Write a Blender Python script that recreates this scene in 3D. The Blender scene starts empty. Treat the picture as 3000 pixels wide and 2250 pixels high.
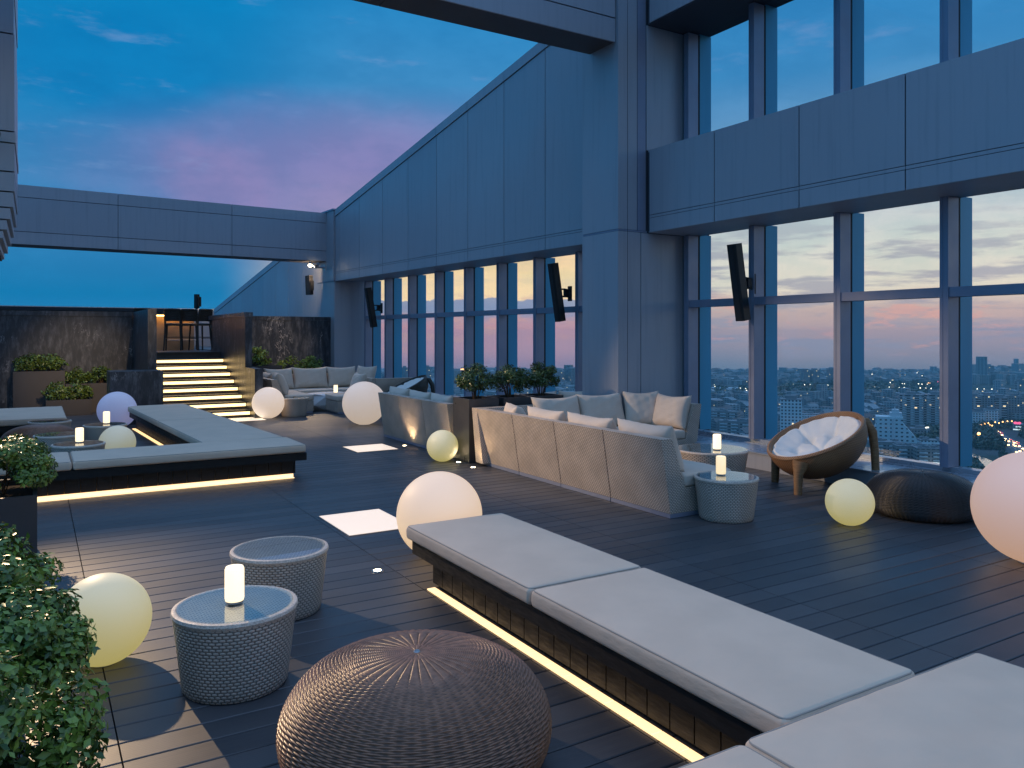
import bpy, bmesh, math, random
import numpy as np
from mathutils import Vector, Matrix, Euler
random.seed(7); rng = np.random.default_rng(7)
PI = math.pi; rad = math.radians
scene = bpy.context.scene
C = bpy.data.collections.new("terrace"); scene.collection.children.link(C)

# ------------------------------------------------------------------ camera
CX, CY, F_PX, EYE = 1500.0, 979.0, 2310.0, 1.8
YAW = math.atan(1400.0/2310.0)
FW = (math.sin(YAW), math.cos(YAW)); RT = (math.cos(YAW), -math.sin(YAW))
cam_d = bpy.data.cameras.new("camera"); cam = bpy.data.objects.new("camera", cam_d); C.objects.link(cam)
cam.location = (0, 0, EYE); cam.rotation_euler = (PI/2, 0, -YAW)
cam_d.sensor_width = 36.0; cam_d.lens = 36.0*F_PX/3000.0
cam_d.shift_y = -(1125.0-CY)/3000.0
cam_d.clip_start = 0.05; cam_d.clip_end = 30000
scene.camera = cam

def ground(px, py, z=0.0):
    """the point of the horizontal plane z that was measured at a place of the photograph"""
    d = (EYE-z)*F_PX/(py-CY); r = (px-CX)/F_PX*d
    return (FW[0]*d+RT[0]*r, FW[1]*d+RT[1]*r)

def lin(r, g, b):
    f = lambda c: (c/255/12.92) if c <= 10 else ((c/255+0.055)/1.055)**2.4
    return (f(r), f(g), f(b), 1.0)

# ------------------------------------------------------------------ materials
class NT:
    def __init__(s, tree): s.t = tree; s.n = tree.nodes; s.l = tree.links
    def new(s, typ, **kw):
        n = s.n.new(typ)
        for k, v in kw.items(): setattr(n, k, v)
        return n
    def put(s, sock, v):
        if hasattr(v, 'is_output') or isinstance(v, bpy.types.NodeSocket): s.l.new(v, sock)
        else: sock.default_value = v
    def m(s, op, a, b=0.0, c=0.0, clamp=False):
        n = s.n.new('ShaderNodeMath'); n.operation = op; n.use_clamp = clamp
        s.put(n.inputs[0], a); s.put(n.inputs[1], b)
        if len(n.inputs) > 2: s.put(n.inputs[2], c)
        return n.outputs[0]
    def step(s, x, a, b, o0=0.0, o1=1.0):
        n = s.n.new('ShaderNodeMapRange'); n.interpolation_type = 'SMOOTHSTEP'
        s.put(n.inputs[0], x); n.inputs[1].default_value = a; n.inputs[2].default_value = b
        n.inputs[3].default_value = o0; n.inputs[4].default_value = o1
        return n.outputs[0]
    def mix(s, f, a, b, blend='MIX'):
        n = s.n.new('ShaderNodeMix'); n.data_type = 'RGBA'; n.blend_type = blend
        s.put(n.inputs[0], f); s.put(n.inputs[6], a); s.put(n.inputs[7], b)
        return n.outputs[2]
    def noise(s, vec, scale, detail=3.0, rough=0.5, dim='3D'):
        n = s.n.new('ShaderNodeTexNoise'); n.noise_dimensions = dim
        if vec is not None: s.l.new(vec, n.inputs['Vector'])
        n.inputs['Scale'].default_value = scale; n.inputs['Detail'].default_value = detail
        n.inputs['Roughness'].default_value = rough
        return n.outputs['Fac']
    def mapping(s, vec, scale=(1, 1, 1), rot=(0, 0, 0), loc=(0, 0, 0)):
        n = s.n.new('ShaderNodeMapping'); s.l.new(vec, n.inputs[0])
        n.inputs['Scale'].default_value = scale; n.inputs['Rotation'].default_value = rot; n.inputs['Location'].default_value = loc
        return n.outputs[0]
    def ramp(s, fac, stops):
        n = s.n.new('ShaderNodeValToRGB'); s.l.new(fac, n.inputs[0])
        e = n.color_ramp.elements
        while len(e) < len(stops): e.new(0.5)
        for el, (p, c) in zip(e, stops): el.position = p; el.color = c
        return n.outputs[0]
    def bump(s, h, strength=0.3, dist=0.01):
        n = s.n.new('ShaderNodeBump'); s.l.new(h, n.inputs['Height'])
        n.inputs['Strength'].default_value = strength; n.inputs['Distance'].default_value = dist
        return n.outputs[0]

def base_mat(name):
    m = bpy.data.materials.new(name); m.use_nodes = True
    nt = NT(m.node_tree); b = nt.n['Principled BSDF']
    return m, nt, b

def simple(name, col, rough=0.5, metal=0.0, spec=0.5, var=0.0, scale=8.0, bump=0.0, bscale=60.0, stretch=(1, 1, 1), emit=None, estr=0.0, rvar=0.0):
    m, nt, b = base_mat(name)
    b.inputs['Roughness'].default_value = rough; b.inputs['Metallic'].default_value = metal
    b.inputs['Specular IOR Level'].default_value = spec
    co = nt.new('ShaderNodeTexCoord').outputs['Object']
    v = nt.mapping(co, scale=stretch)
    if var > 0:
        f = nt.noise(v, scale, 4.0, 0.6)
        lo = tuple(c*(1-var) for c in col[:3])+(1,); hi = tuple(min(1, c*(1+var)) for c in col[:3])+(1,)
        nt.l.new(nt.mix(nt.step(f, 0.3, 0.7), lo, hi), b.inputs['Base Color'])
    else: b.inputs['Base Color'].default_value = col
    if rvar > 0:
        nt.l.new(nt.step(nt.noise(v, scale*1.7, 3.0), 0.3, 0.7, max(0.02, rough-rvar), rough+rvar), b.inputs['Roughness'])
    if bump > 0: nt.l.new(nt.bump(nt.noise(v, bscale, 2.0), bump, 0.01), b.inputs['Normal'])
    if emit is not None:
        b.inputs['Emission Color'].default_value = emit; b.inputs['Emission Strength'].default_value = estr
    return m

M = {}
def panelmat():
    m, nt, b = base_mat('clad_panel')
    g = nt.new('ShaderNodeNewGeometry'); pos = g.outputs['Position']
    st = nt.noise(nt.mapping(pos, scale=(5, 5, 0.22)), 3.0, 5.0, 0.6); bl = nt.noise(pos, 0.6, 4.0, 0.6)
    c = nt.mix(g.outputs['Random Per Island'], (0.375, 0.395, 0.445, 1), (0.425, 0.440, 0.485, 1))
    c = nt.mix(nt.m('MULTIPLY', nt.step(st, 0.48, 0.72), 0.30), c, (0.25, 0.275, 0.33, 1))
    c = nt.mix(nt.m('MULTIPLY', nt.step(bl, 0.5, 0.75), 0.20), c, (0.40, 0.43, 0.48, 1))
    nt.l.new(c, b.inputs['Base Color']); b.inputs['Metallic'].default_value = 0.2; b.inputs['Specular IOR Level'].default_value = 0.5
    nt.l.new(nt.step(bl, 0.3, 0.7, 0.36, 0.52), b.inputs['Roughness'])
    nt.l.new(nt.bump(nt.noise(nt.mapping(pos, scale=(1, 1, 0.6)), 1.3, 2.0), 0.12, 0.02), b.inputs['Normal'])
    return m
M['panel'] = panelmat()
M['panel_back'] = simple('panel_joint', (0.05, 0.055, 0.07, 1), 0.7)
M['frame'] = simple('window_frame', (0.27, 0.30, 0.40, 1), 0.38, 0.3, 0.5, 0.05, 2.0, rvar=0.06)
M['fin'] = simple('outer_fin', (0.045, 0.36, 0.56, 1), 0.4, 0.1, 0.5, 0.08, 1.5, stretch=(1, 1, 0.2))
M['gasket'] = simple('rubber_gasket', (0.012, 0.012, 0.015, 1), 0.7)
M['sillm'] = simple('sill_metal', (0.42, 0.46, 0.52, 1), 0.3, 0.4, 0.5, 0.05, 2.0, rvar=0.08)
M['black'] = simple('black_plastic', (0.012, 0.012, 0.014, 1), 0.45, 0, 0.4, 0.1, 20, 0.05, 200)
M['darkwood'] = simple('dark_bench_wood', (0.013, 0.0115, 0.012, 1), 0.6, 0, 0.35, 0.3, 6.0, 0.15, 40, (1, 1, 6), rvar=0.1)
M['stepwood'] = simple('step_boards', (0.075, 0.062, 0.055, 1), 0.5, 0, 0.4, 0.2, 5.0)
M['tanwood'] = simple('plinth_wood', (0.30, 0.20, 0.11, 1), 0.5, 0, 0.4, 0.2, 5.0)
M['planter_grey'] = simple('planter_charcoal', (0.045, 0.045, 0.05, 1), 0.35, 0.0, 0.5, 0.08, 3.0, rvar=0.08)
M['planter_brown'] = simple('planter_taupe', (0.068, 0.064, 0.066, 1), 0.5, 0, 0.4, 0.06, 2.5, 0.04, 80)
M['soil'] = simple('soil', (0.03, 0.02, 0.014, 1), 0.95, 0, 0.1, 0.4, 30, 0.6, 60)
M['glass_top'] = None
M['white_plastic'] = simple('white_table', (0.72, 0.76, 0.80, 1), 0.3, 0, 0.5)
M['bark'] = simple('stem_bark', (0.10, 0.06, 0.035, 1), 0.85, 0, 0.2, 0.3, 20, 0.3, 60)
M['steel'] = simple('brushed_steel', (0.45, 0.45, 0.46, 1), 0.3, 0.9)
M['stool'] = simple('stool_rattan', (0.03, 0.024, 0.02, 1), 0.45, 0, 0.5, 0.3, 40, 0.3, 150)
M['leg'] = simple('rattan_leg', (0.30, 0.165, 0.08, 1), 0.5, 0, 0.4, 0.25, 14, 0.25, 90, (1, 1, 4))

def emitter(name, col, strength, base=(0.8, 0.8, 0.8, 1), rough=0.45):
    return simple(name, base, rough, emit=col, estr=strength)
M['led'] = emitter('led_strip', lin(255, 208, 138), 1.5)  # glow stands in for deck boards lit from under the bench skirts
M['led_step'] = emitter('led_step_strip', lin(255, 214, 140), 3.2)
M['led_bar'] = emitter('led_bar_strip', lin(255, 190, 105), 16.0)  # fill light, added for the bar front
M['floor_panel'] = emitter('lit_floor_panel', lin(255, 222, 180), 0.85, rough=0.3)
M['candle'] = emitter('candle_glass', lin(255, 226, 172), 1.5, rough=0.3)
M['candle_dim'] = emitter('candle_glass_soft', lin(255, 222, 150), 0.95, rough=0.3)
M['uplight'] = emitter('uplight_lens', lin(255, 230, 180), 30.0)
M['spot_lens'] = emitter('spot_lens', lin(255, 232, 190), 25.0)
BALL = {'yellow': (225, 208, 120), 'peach': (242, 202, 152), 'rose': (232, 184, 150), 'blue': (140, 150, 205), 'cream': (205, 200, 150), 'blush': (242, 214, 186), 'pale': (232, 208, 184)}
for k, c in BALL.items():
    M['ball_'+k] = emitter('globe_'+k, lin(*c), {'yellow': 0.5, 'peach': 0.74, 'rose': 0.58, 'blue': 0.45, 'cream': 0.42, 'blush': 0.7, 'pale': 0.58}[k], (0.52, 0.52, 0.52, 1), 0.5)

# fabric
def fabric(name, col, bs=220.0):
    m, nt, b = base_mat(name)
    co = nt.new('ShaderNodeTexCoord').outputs['Object']
    big = nt.noise(co, 3.0, 3.0); fine = nt.noise(co, bs, 2.0); mid = nt.noise(nt.mapping(co, scale=(1, 1, 3)), 14.0, 3.0)
    c = nt.mix(nt.step(big, 0.3, 0.7), tuple(x*0.92 for x in col[:3])+(1,), col)
    nt.l.new(c, b.inputs['Base Color']); b.inputs['Roughness'].default_value = 0.85
    b.inputs['Specular IOR Level'].default_value = 0.2
    b.inputs['Sheen Weight'].default_value = 0.15
    h = nt.m('ADD', nt.m('MULTIPLY', fine, 0.12), nt.m('MULTIPLY', mid, 0.8))
    nt.l.new(nt.bump(h, 0.35, 0.012), b.inputs['Normal'])
    return m
M['cushion'] = fabric('beige_canvas', (0.68, 0.57, 0.47, 1))
M['bench_cloth'] = fabric('bench_canvas', (0.76, 0.575, 0.43, 1))
M['white_cloth'] = fabric('white_cotton', (0.86, 0.83, 0.78, 1))
M['piping'] = simple('cushion_piping', (0.40, 0.34, 0.29, 1), 0.9)

# wicker: over-under weave
def wicker(name, col, round_r=None, l=0.034, h=0.016, bs=0.5, flat=False):
    m, nt, b = base_mat(name)
    co = nt.new('ShaderNodeTexCoord').outputs['Object']
    sx = nt.new('ShaderNodeSeparateXYZ'); nt.l.new(co, sx.inputs[0])
    x, y, z = sx.outputs
    if round_r: u = nt.m('MULTIPLY', nt.m('ARCTAN2', y, x), round_r)
    else: u = nt.m('ADD', x, y)
    if flat: u = x; z = y
    vv = nt.m('DIVIDE', z, h); row = nt.m('FLOOR', vv); fv = nt.m('FRACT', vv)
    par = nt.m('MULTIPLY', nt.m('FLOORED_MODULO', row, 2.0), 0.5)
    uu = nt.m('ADD', nt.m('DIVIDE', u, l), par); fu = nt.m('FRACT', uu)
    hh = nt.m('MULTIPLY', nt.m('SINE', nt.m('MULTIPLY', fu, PI)), nt.m('SINE', nt.m('MULTIPLY', fv, PI)))
    big = nt.noise(co, 4.0, 3.0)
    c0 = nt.mix(nt.step(big, 0.3, 0.7), tuple(q*0.85 for q in col[:3])+(1,), tuple(min(1, q*1.1) for q in col[:3])+(1,))
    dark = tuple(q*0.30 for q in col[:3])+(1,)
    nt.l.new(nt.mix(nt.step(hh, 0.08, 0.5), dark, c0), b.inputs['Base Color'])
    b.inputs['Roughness'].default_value = 0.42; b.inputs['Specular IOR Level'].default_value = 0.5
    nt.l.new(nt.bump(hh, bs, 0.006), b.inputs['Normal'])
    return m
WCOL = (0.68, 0.56, 0.46, 1)
M['wicker'] = wicker('grey_wicker', WCOL)
M['wicker_flat'] = wicker('pale_wicker_top', (0.62, 0.58, 0.54, 1), None, 0.03, 0.014, 0.4, True)
M['wicker_round'] = wicker('grey_wicker_round', WCOL, 0.30)
M['wicker_brown'] = wicker('brown_wicker', (0.44, 0.23, 0.11, 1), 0.55, 0.03, 0.012)
M['wicker_dark'] = wicker('dark_green_wicker', (0.05, 0.05, 0.04, 1), 0.55, 0.03, 0.012)
M['wrap'] = simple('woven_rim', WCOL, 0.45, 0, 0.5, 0.25, 90, 0.5, 120)
def strand(name, col):
    m, nt, b = base_mat(name)
    at = nt.new('ShaderNodeAttribute'); at.attribute_name = 'relief'
    co = nt.new('ShaderNodeTexCoord').outputs['Object']; f = nt.noise(co, 30.0, 3.0)
    c = nt.mix(nt.step(f, 0.3, 0.7), tuple(q*0.75 for q in col[:3])+(1,), tuple(q*1.25 for q in col[:3])+(1,))
    nt.l.new(nt.mix(nt.step(at.outputs['Fac'], -0.05, 0.22), tuple(q*0.38 for q in col[:3])+(1,), c), b.inputs['Base Color'])  # shade between the strands painted in: low relief gets a darker colour
    b.inputs['Roughness'].default_value = 0.34; b.inputs['Specular IOR Level'].default_value = 0.6
    return m
M['strand_brown'] = strand('brown_rattan', (0.30, 0.135, 0.075, 1))
M['strand_black'] = strand('black_rattan', (0.022, 0.017, 0.015, 1))

# stone with pale veins
def stone():
    m, nt, b = base_mat('dark_marble')
    g = nt.new('ShaderNodeNewGeometry').outputs['Position']
    v1 = nt.mapping(g, scale=(1, 1, 0.28), rot=(0, rad(14), 0))
    n1 = nt.noise(v1, 9.0, 8.0, 0.72); n2 = nt.noise(g, 1.1, 3.0); n3 = nt.noise(nt.mapping(g, scale=(1, 1, 0.45), rot=(0, rad(-20), 0)), 2.3, 6.0, 0.65)
    vein = nt.m('MULTIPLY', nt.step(nt.m('ABSOLUTE', nt.m('SUBTRACT', n3, 0.5)), 0.012, 0.0), nt.step(n2, 0.5, 0.62))
    c = nt.mix(nt.step(n1, 0.42, 0.72), (0.023, 0.027, 0.036, 1), (0.125, 0.130, 0.145, 1))
    c = nt.mix(nt.m('MULTIPLY', vein, 0.75), c, (0.5, 0.48, 0.48, 1))
    nt.l.new(c, b.inputs['Base Color']); b.inputs['Roughness'].default_value = 0.38
    nt.l.new(nt.bump(n1, 0.1, 0.004), b.inputs['Normal'])
    return m
M['stone'] = stone()

# deck boards
def deckmat():
    m, nt, b = base_mat('deck_boards')
    gi = nt.new('ShaderNodeNewGeometry'); isl = gi.outputs['Random Per Island']; pos = gi.outputs['Position']
    st = nt.noise(nt.mapping(pos, scale=(0.5, 14, 1)), 4.0, 5.0, 0.6)
    bl = nt.noise(pos, 0.7, 4.0, 0.6)
    c = nt.mix(isl, (0.035, 0.038, 0.046, 1), (0.070, 0.071, 0.079, 1))
    c = nt.mix(nt.step(st, 0.35, 0.7), c, nt.mix(0.3, c, (0.095, 0.085, 0.08, 1)))
    c = nt.mix(nt.m('MULTIPLY', nt.step(bl, 0.55, 0.72), 0.35), c, (0.03, 0.028, 0.03, 1))
    nt.l.new(c, b.inputs['Base Color'])
    r = nt.m('ADD', nt.step(bl, 0.3, 0.7, 0.34, 0.46), nt.m('MULTIPLY', st, 0.14))
    nt.l.new(r, b.inputs['Roughness']); b.inputs['Specular IOR Level'].default_value = 0.75
    w = nt.new('ShaderNodeTexWave'); w.wave_type = 'BANDS'; w.bands_direction = 'Y'
    nt.l.new(pos, w.inputs['Vector']); w.inputs['Scale'].default_value = 20.0
    h = nt.m('ADD', nt.m('MULTIPLY', w.outputs['Fac'], 0.35), nt.m('MULTIPLY', st, 0.5))
    nt.l.new(nt.bump(h, 0.12, 0.004), b.inputs['Normal'])
    return m
M['deck'] = deckmat()
M['deck_under'] = simple('deck_void', (0.006, 0.006, 0.007, 1), 0.9)

def glass(name, tint, gl=0.9):
    m = bpy.data.materials.new(name); m.use_nodes = True; nt = NT(m.node_tree); nt.n.clear()
    out = nt.new('ShaderNodeOutputMaterial'); tr = nt.new('ShaderNodeBsdfTransparent'); gs = nt.new('ShaderNodeBsdfGlossy')
    tr.inputs[0].default_value = tint; gs.inputs['Roughness'].default_value = 0.01
    fr = nt.new('ShaderNodeLayerWeight'); fr.inputs[0].default_value = 0.5
    sch = nt.m('ADD', 0.04, nt.m('MULTIPLY', nt.m('POWER', fr.outputs['Facing'], 5.0), 0.96))
    mx = nt.new('ShaderNodeMixShader'); nt.l.new(nt.m('MULTIPLY', sch, gl, clamp=True), mx.inputs[0])
    nt.l.new(tr.outputs[0], mx.inputs[1]); nt.l.new(gs.outputs[0], mx.inputs[2]); nt.l.new(mx.outputs[0], out.inputs[0])
    return m
M['pane'] = glass('window_glass', (0.955, 0.98, 0.99, 1), 0.5)
M['glass_top'] = glass('table_glass', (0.92, 0.96, 0.97, 1), 1.1)

def leafmat(name, dark, light):
    m, nt, b = base_mat(name)
    isl = nt.new('ShaderNodeNewGeometry').outputs['Random Per Island']
    co = nt.new('ShaderNodeTexCoord').outputs['Object']
    f = nt.m('ADD', nt.m('MULTIPLY', isl, 0.6), nt.m('MULTIPLY', nt.step(nt.noise(co, 9.0, 2.0), 0.35, 0.65), 0.4))
    nt.l.new(nt.mix(f, dark, light), b.inputs['Base Color'])
    b.inputs['Roughness'].default_value = 0.34; b.inputs['Specular IOR Level'].default_value = 0.5
    b.inputs['Subsurface Weight'].default_value = 0.0
    return m
M['leaf'] = leafmat('shrub_leaf', (0.030, 0.070, 0.018, 1), (0.25, 0.36, 0.05, 1))
M['leaf_mid'] = leafmat('shrub_leaf_deep', (0.018, 0.045, 0.012, 1), (0.085, 0.14, 0.028, 1))
M['leaf_far'] = leafmat('shrub_leaf_bright', (0.035, 0.07, 0.015, 1), (0.16, 0.24, 0.035, 1))
M['tree_leaf'] = leafmat('city_tree_leaf', (0.012, 0.035, 0.016, 1), (0.035, 0.07, 0.028, 1))

# ------------------------------------------------------------------ mesh helpers
class MB:
    def __init__(s): s.v = []; s.f = []; s.mi = []
    def add(s, verts, faces, mi=0):
        o = len(s.v); s.v += [tuple(p) for p in verts]; s.f += [tuple(i+o for i in f) for f in faces]; s.mi += [mi]*len(faces)
    def box(s, x0, x1, y0, y1, z0, z1, mi=0):
        v = [(x0, y0, z0), (x1, y0, z0), (x1, y1, z0), (x0, y1, z0), (x0, y0, z1), (x1, y0, z1), (x1, y1, z1), (x0, y1, z1)]
        s.add(v, [(0, 3, 2, 1), (4, 5, 6, 7), (0, 1, 5, 4), (1, 2, 6, 5), (2, 3, 7, 6), (3, 0, 4, 7)], mi)
    def prism(s, poly, axis, a, b, mi=0):
        """poly of 2-D points (ccw) extruded along an axis: 'y' poly=(x,z); 'x' poly=(y,z); 'z' poly=(x,y)"""
        n = len(poly)
        def P(p, t): return {'y': (p[0], t, p[1]), 'x': (t, p[0], p[1]), 'z': (p[0], p[1], t)}[axis]
        v = [P(p, a) for p in poly]+[P(p, b) for p in poly]
        f = [tuple(range(n)), tuple(range(2*n-1, n-1, -1))]+[(i, n+i, n+(i+1) % n, (i+1) % n) for i in range(n)]
        s.add(v, f, mi)
    def lathe(s, prof, n=48, mi=0, cx=0, cy=0):
        o = []; m = len(prof)
        for k in range(n):
            a = 2*PI*k/n; c, q = math.cos(a), math.sin(a)
            o += [(cx+r*c, cy+r*q, z) for r, z in prof]
        f = []
        for k in range(n):
            k2 = (k+1) % n
            for i in range(m-1): f.append((k*m+i, k2*m+i, k2*m+i+1, k*m+i+1))
        s.add(o, f, mi)
    def cyl(s, cx, cy, z0, z1, r0, r1=None, n=24, mi=0):
        r1 = r0 if r1 is None else r1
        s.lathe([(0.0001, z0), (r0, z0), (r1, z1), (0.0001, z1)], n, mi, cx, cy)
    def tube(s, pts, radii, n=10, mi=0):
        pts = [Vector(p) for p in pts]; vs = []; m = len(pts)
        if not hasattr(radii, '__len__'): radii = [radii]*m
        for i, p in enumerate(pts):
            t = (pts[min(i+1, m-1)]-pts[max(i-1, 0)]).normalized()
            u = t.cross(Vector((0, 0, 1)) if abs(t.z) < 0.9 else Vector((1, 0, 0))).normalized(); w = t.cross(u)
            for k in range(n):
                a = 2*PI*k/n; vs.append(p+(u*math.cos(a)+w*math.sin(a))*radii[i])
        f = [(i*n+k, i*n+(k+1) % n, (i+1)*n+(k+1) % n, (i+1)*n+k) for i in range(m-1) for k in range(n)]
        f += [tuple(range(n-1, -1, -1)), tuple(range((m-1)*n, m*n))]
        s.add(vs, f, mi)
    def sphere(s, c, r, nu=48, nv=24, mi=0, sc=(1, 1, 1)):
        prof = [(max(1e-4, r*math.sin(PI*i/nv)), -r*math.cos(PI*i/nv)) for i in range(nv+1)]
        o = len(s.v); s.lathe(prof, nu, mi)
        for i in range(o, len(s.v)):
            x, y, z = s.v[i]; s.v[i] = (c[0]+x*sc[0], c[1]+y*sc[1], c[2]+z*sc[2])
    def xf(s, mat):
        s.v = [tuple(mat @ Vector(p)) for p in s.v]; return s
    def mesh(s, name, mats, smooth=True, ang=35):
        me = bpy.data.meshes.new(name); me.from_pydata(s.v, [], s.f)
        for m in (mats if isinstance(mats, (list, tuple)) else [mats]): me.materials.append(m)
        if any(s.mi): me.polygons.foreach_set('material_index', s.mi)
        bm = bmesh.new(); bm.from_mesh(me); bmesh.ops.recalc_face_normals(bm, faces=bm.faces); bm.to_mesh(me); bm.free()
        if smooth:
            me.polygons.foreach_set('use_smooth', [True]*len(me.polygons)); me.set_sharp_from_angle(angle=rad(ang))
        me.update(); return me
    def build(s, name, mats, parent=None, loc=None, smooth=True, ang=35):
        return link(name, s.mesh(name, mats, smooth, ang), parent, loc)

def link(name, me, parent=None, loc=None, rot=None):
    o = bpy.data.objects.new(name, me); C.objects.link(o)
    if parent is not None: o.parent = parent
    if loc is not None: o.location = loc
    if rot is not None: o.rotation_euler = rot
    return o

def tag(o, label=None, cat=None, group=None, kind=None):
    if label: o['label'] = label
    if cat: o['category'] = cat
    if group: o['group'] = group
    if kind: o['kind'] = kind
    return o

def thing(name, label, cat, loc=(0, 0, 0), rz=0.0, group=None):
    e = bpy.data.objects.new(name, None); C.objects.link(e); e.empty_display_size = 0.2
    e.location = loc; e.rotation_euler = (0, 0, rz)
    return tag(e, label, cat, group)

def dup(root, loc, rz, label, group=None, mats=None):
    r = root.copy(); C.objects.link(r); r.location = loc; r.rotation_euler = (0, 0, rz)
    if label: r['label'] = label
    if group: r['group'] = group
    for ch in list(root.children):
        c = ch.copy(); C.objects.link(c); c.parent = r
        for g in list(ch.children):
            d = g.copy(); C.objects.link(d); d.parent = c
    return r

def soft_box(lx, ly, lz, r=0.028, dome=0.012, cuts=9, seed=0):
    """a padded box with rounded edges, a slightly crowned top and a few shallow creases"""
    rr = random.Random(seed); ph = [rr.uniform(0, 6.28) for _ in range(10)]
    r = min(r, lz*0.45)
    def axis(l, n):
        h = l/2; e = [0, 0.42*r, 0.73*r, r]
        inner = [(-h+r)+(2*h-2*r)*k/n for k in range(1, n)]
        return [-h+q for q in e]+inner+[h-q for q in reversed(e)]
    ax = axis(lx, max(6, int(cuts*2*lx/max(lx, ly)))), axis(ly, max(6, int(cuts*2*ly/max(lx, ly)))), axis(lz, 3)
    n = [len(a) for a in ax]; idx = {}; V = []; Fq = []
    H = (lx/2, ly/2, lz/2)
    def vert(i, j, k):
        key = (i, j, k)
        if key in idx: return idx[key]
        p = Vector((ax[0][i], ax[1][j], ax[2][k])); c = Vector([max(-H[q]+r, min(H[q]-r, p[q])) for q in range(3)])
        d = p-c
        if d.length > 1e-9: p = c+d.normalized()*r
        x, y = p.x/H[0], p.y/H[1]; w = max(0, (1-x**4)*(1-y**4))
        top = max(0.0, p.z/H[2])
        p.z += top*w*(dome+0.0025*math.sin(6*x+ph[0])*math.sin(5*y+ph[1])+0.002*math.sin(13*x+9*y+ph[4]))
        edge = (abs(x)**10+abs(y)**10)*0.5
        p.z += top*0.0022*edge*math.sin(27*(x*H[0]+y*H[1])+ph[2])
        side = 1-(p.z/H[2])**2
        if abs(x) > 0.97: p.x += math.copysign(side*(0.004+0.0015*math.sin(31*p.y+ph[3])), x)
        if abs(y) > 0.97: p.y += math.copysign(side*(0.004+0.0015*math.sin(31*p.x+ph[5])), y)
        idx[key] = len(V); V.append(tuple(p)); return idx[key]
    for a in range(3):
        b_, c_ = (a+1) % 3, (a+2) % 3
        for s_ in (0, n[a]-1):
            for u in range(n[b_]-1):
                for v in range(n[c_]-1):
                    q = []
                    for du, dv in ((0, 0), (1, 0), (1, 1), (0, 1)):
                        t = [0, 0, 0]; t[a] = s_; t[b_] = u+du; t[c_] = v+dv; q.append(vert(*t))
                    Fq.append(tuple(q) if s_ else tuple(q[::-1]))
    me = bpy.data.meshes.new('soft_box'); me.from_pydata(V, [], Fq)
    me.polygons.foreach_set('use_smooth', [True]*len(me.polygons)); me.update()
    return me

def piping_ring(lx, ly, z, r=0.004, c=0.03):
    mb = MB(); pts = []
    for (sx, sy, a0) in ((1, 1, 0), (-1, 1, 90), (-1, -1, 180), (1, -1, 270)):
        for k in range(4):
            a = rad(a0+30*k); pts.append((sx*(lx/2-c)+c*math.cos(a), sy*(ly/2-c)+c*math.sin(a), z))
    pts.append(pts[0]); mb.tube(pts, r, 6)
    return mb

def pillow_mesh(W, Hh, T, seed=0):
    """standing scatter cushion: x width, z height, y thickness, base at z=0"""
    rr = random.Random(seed); n = 22; mb = MB(); ph = [rr.uniform(0, 6.28) for _ in range(8)]
    idx = {}
    for side in (1, -1):
        for i in range(n+1):
            for j in range(n+1):
                u = -1+2*i/n; v = -1+2*j/n
                u = math.copysign(abs(u)**0.8, u); v = math.copysign(abs(v)**0.8, v)
                edge = i in (0, n) or j in (0, n)
                if side == -1 and edge: idx[(side, i, j)] = idx[(1, i, j)]; continue
                x = W/2*u*(1-0.075*(1-v*v)*u*u); z = Hh/2*v*(1-0.085*(1-u*u)*v*v)
                t = T/2*(max(0, (1-u**4)*(1-v**4)))**0.55
                t += 0.010*math.sin(11*u+5*v+ph[0])*math.sin(7*v-3*u+ph[1])*(1-u*u)*(0.4+abs(v))*(1-v**6)
                t += 0.006*math.sin(26*u*abs(v)+ph[2])*(abs(v)**2)*(1-v**8)*(1-u**6)
                sag = -0.05*(0.5+0.5*v)*(1-u*u)*0.4
                idx[(side, i, j)] = len(mb.v); mb.v.append((x, side*t, z+Hh/2+sag))
        for i in range(n):
            for j in range(n):
                q = (idx[(side, i, j)], idx[(side, i+1, j)], idx[(side, i+1, j+1)], idx[(side, i, j+1)])
                mb.f.append(q if side == 1 else q[::-1]); mb.mi.append(0)
    return mb.mesh('pillow', M['cushion'], True, 80)

# ------------------------------------------------------------------ deck
PITCH, BW = 0.173, 0.1645
JX = [0.317+2.03*k for k in range(-6, 6)]
def build_deck():
    mb = MB(); b = 0.004
    y = -1.0+((2.65+1.0) % PITCH)
    k = 0
    while y < 20.5:
        xs = [-9.0]+[j for j in JX if -9 < j < 8.27]+[8.27]
        for a, c in zip(xs[:-1], xs[1:]):
            x0, x1, y0, y1 = a+0.0025, c-0.0025, y, y+BW
            mb.add([(x0, y0, -0.03), (x1, y0, -0.03), (x1, y1, -0.03), (x0, y1, -0.03), (x0, y0, -b), (x1, y0, -b), (x1, y1, -b), (x0, y1, -b),
                    (x0+0.001, y0+b, 0), (x1-0.001, y0+b, 0), (x1-0.001, y1-b, 0), (x0+0.001, y1-b, 0)],
                   [(8, 9, 10, 11), (4, 5, 9, 8), (5, 6, 10, 9), (6, 7, 11, 10), (7, 4, 8, 11), (0, 1, 5, 4), (1, 2, 6, 5), (2, 3, 7, 6), (3, 0, 4, 7)])
        y += PITCH; k += 1
    o = mb.build('deck_floor', M['deck'], smooth=False); tag(o, kind='structure')
    s = MB(); s.box(-9.2, 8.9, -1.3, 21.0, -0.4, -0.034); tag(s.build('deck_base', M['deck_under'], smooth=False), kind='structure')
build_deck()

# ------------------------------------------------------------------ facade
Z_B = 3.37          # underside of the fascia
TH = rad(2.9)       # the left wing turns a little towards the terrace
LW = Matrix.Translation((8.2, 11.17, 0)) @ Matrix.Rotation(TH, 4, 'Z')   # local x outwards, y along the wing

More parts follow.
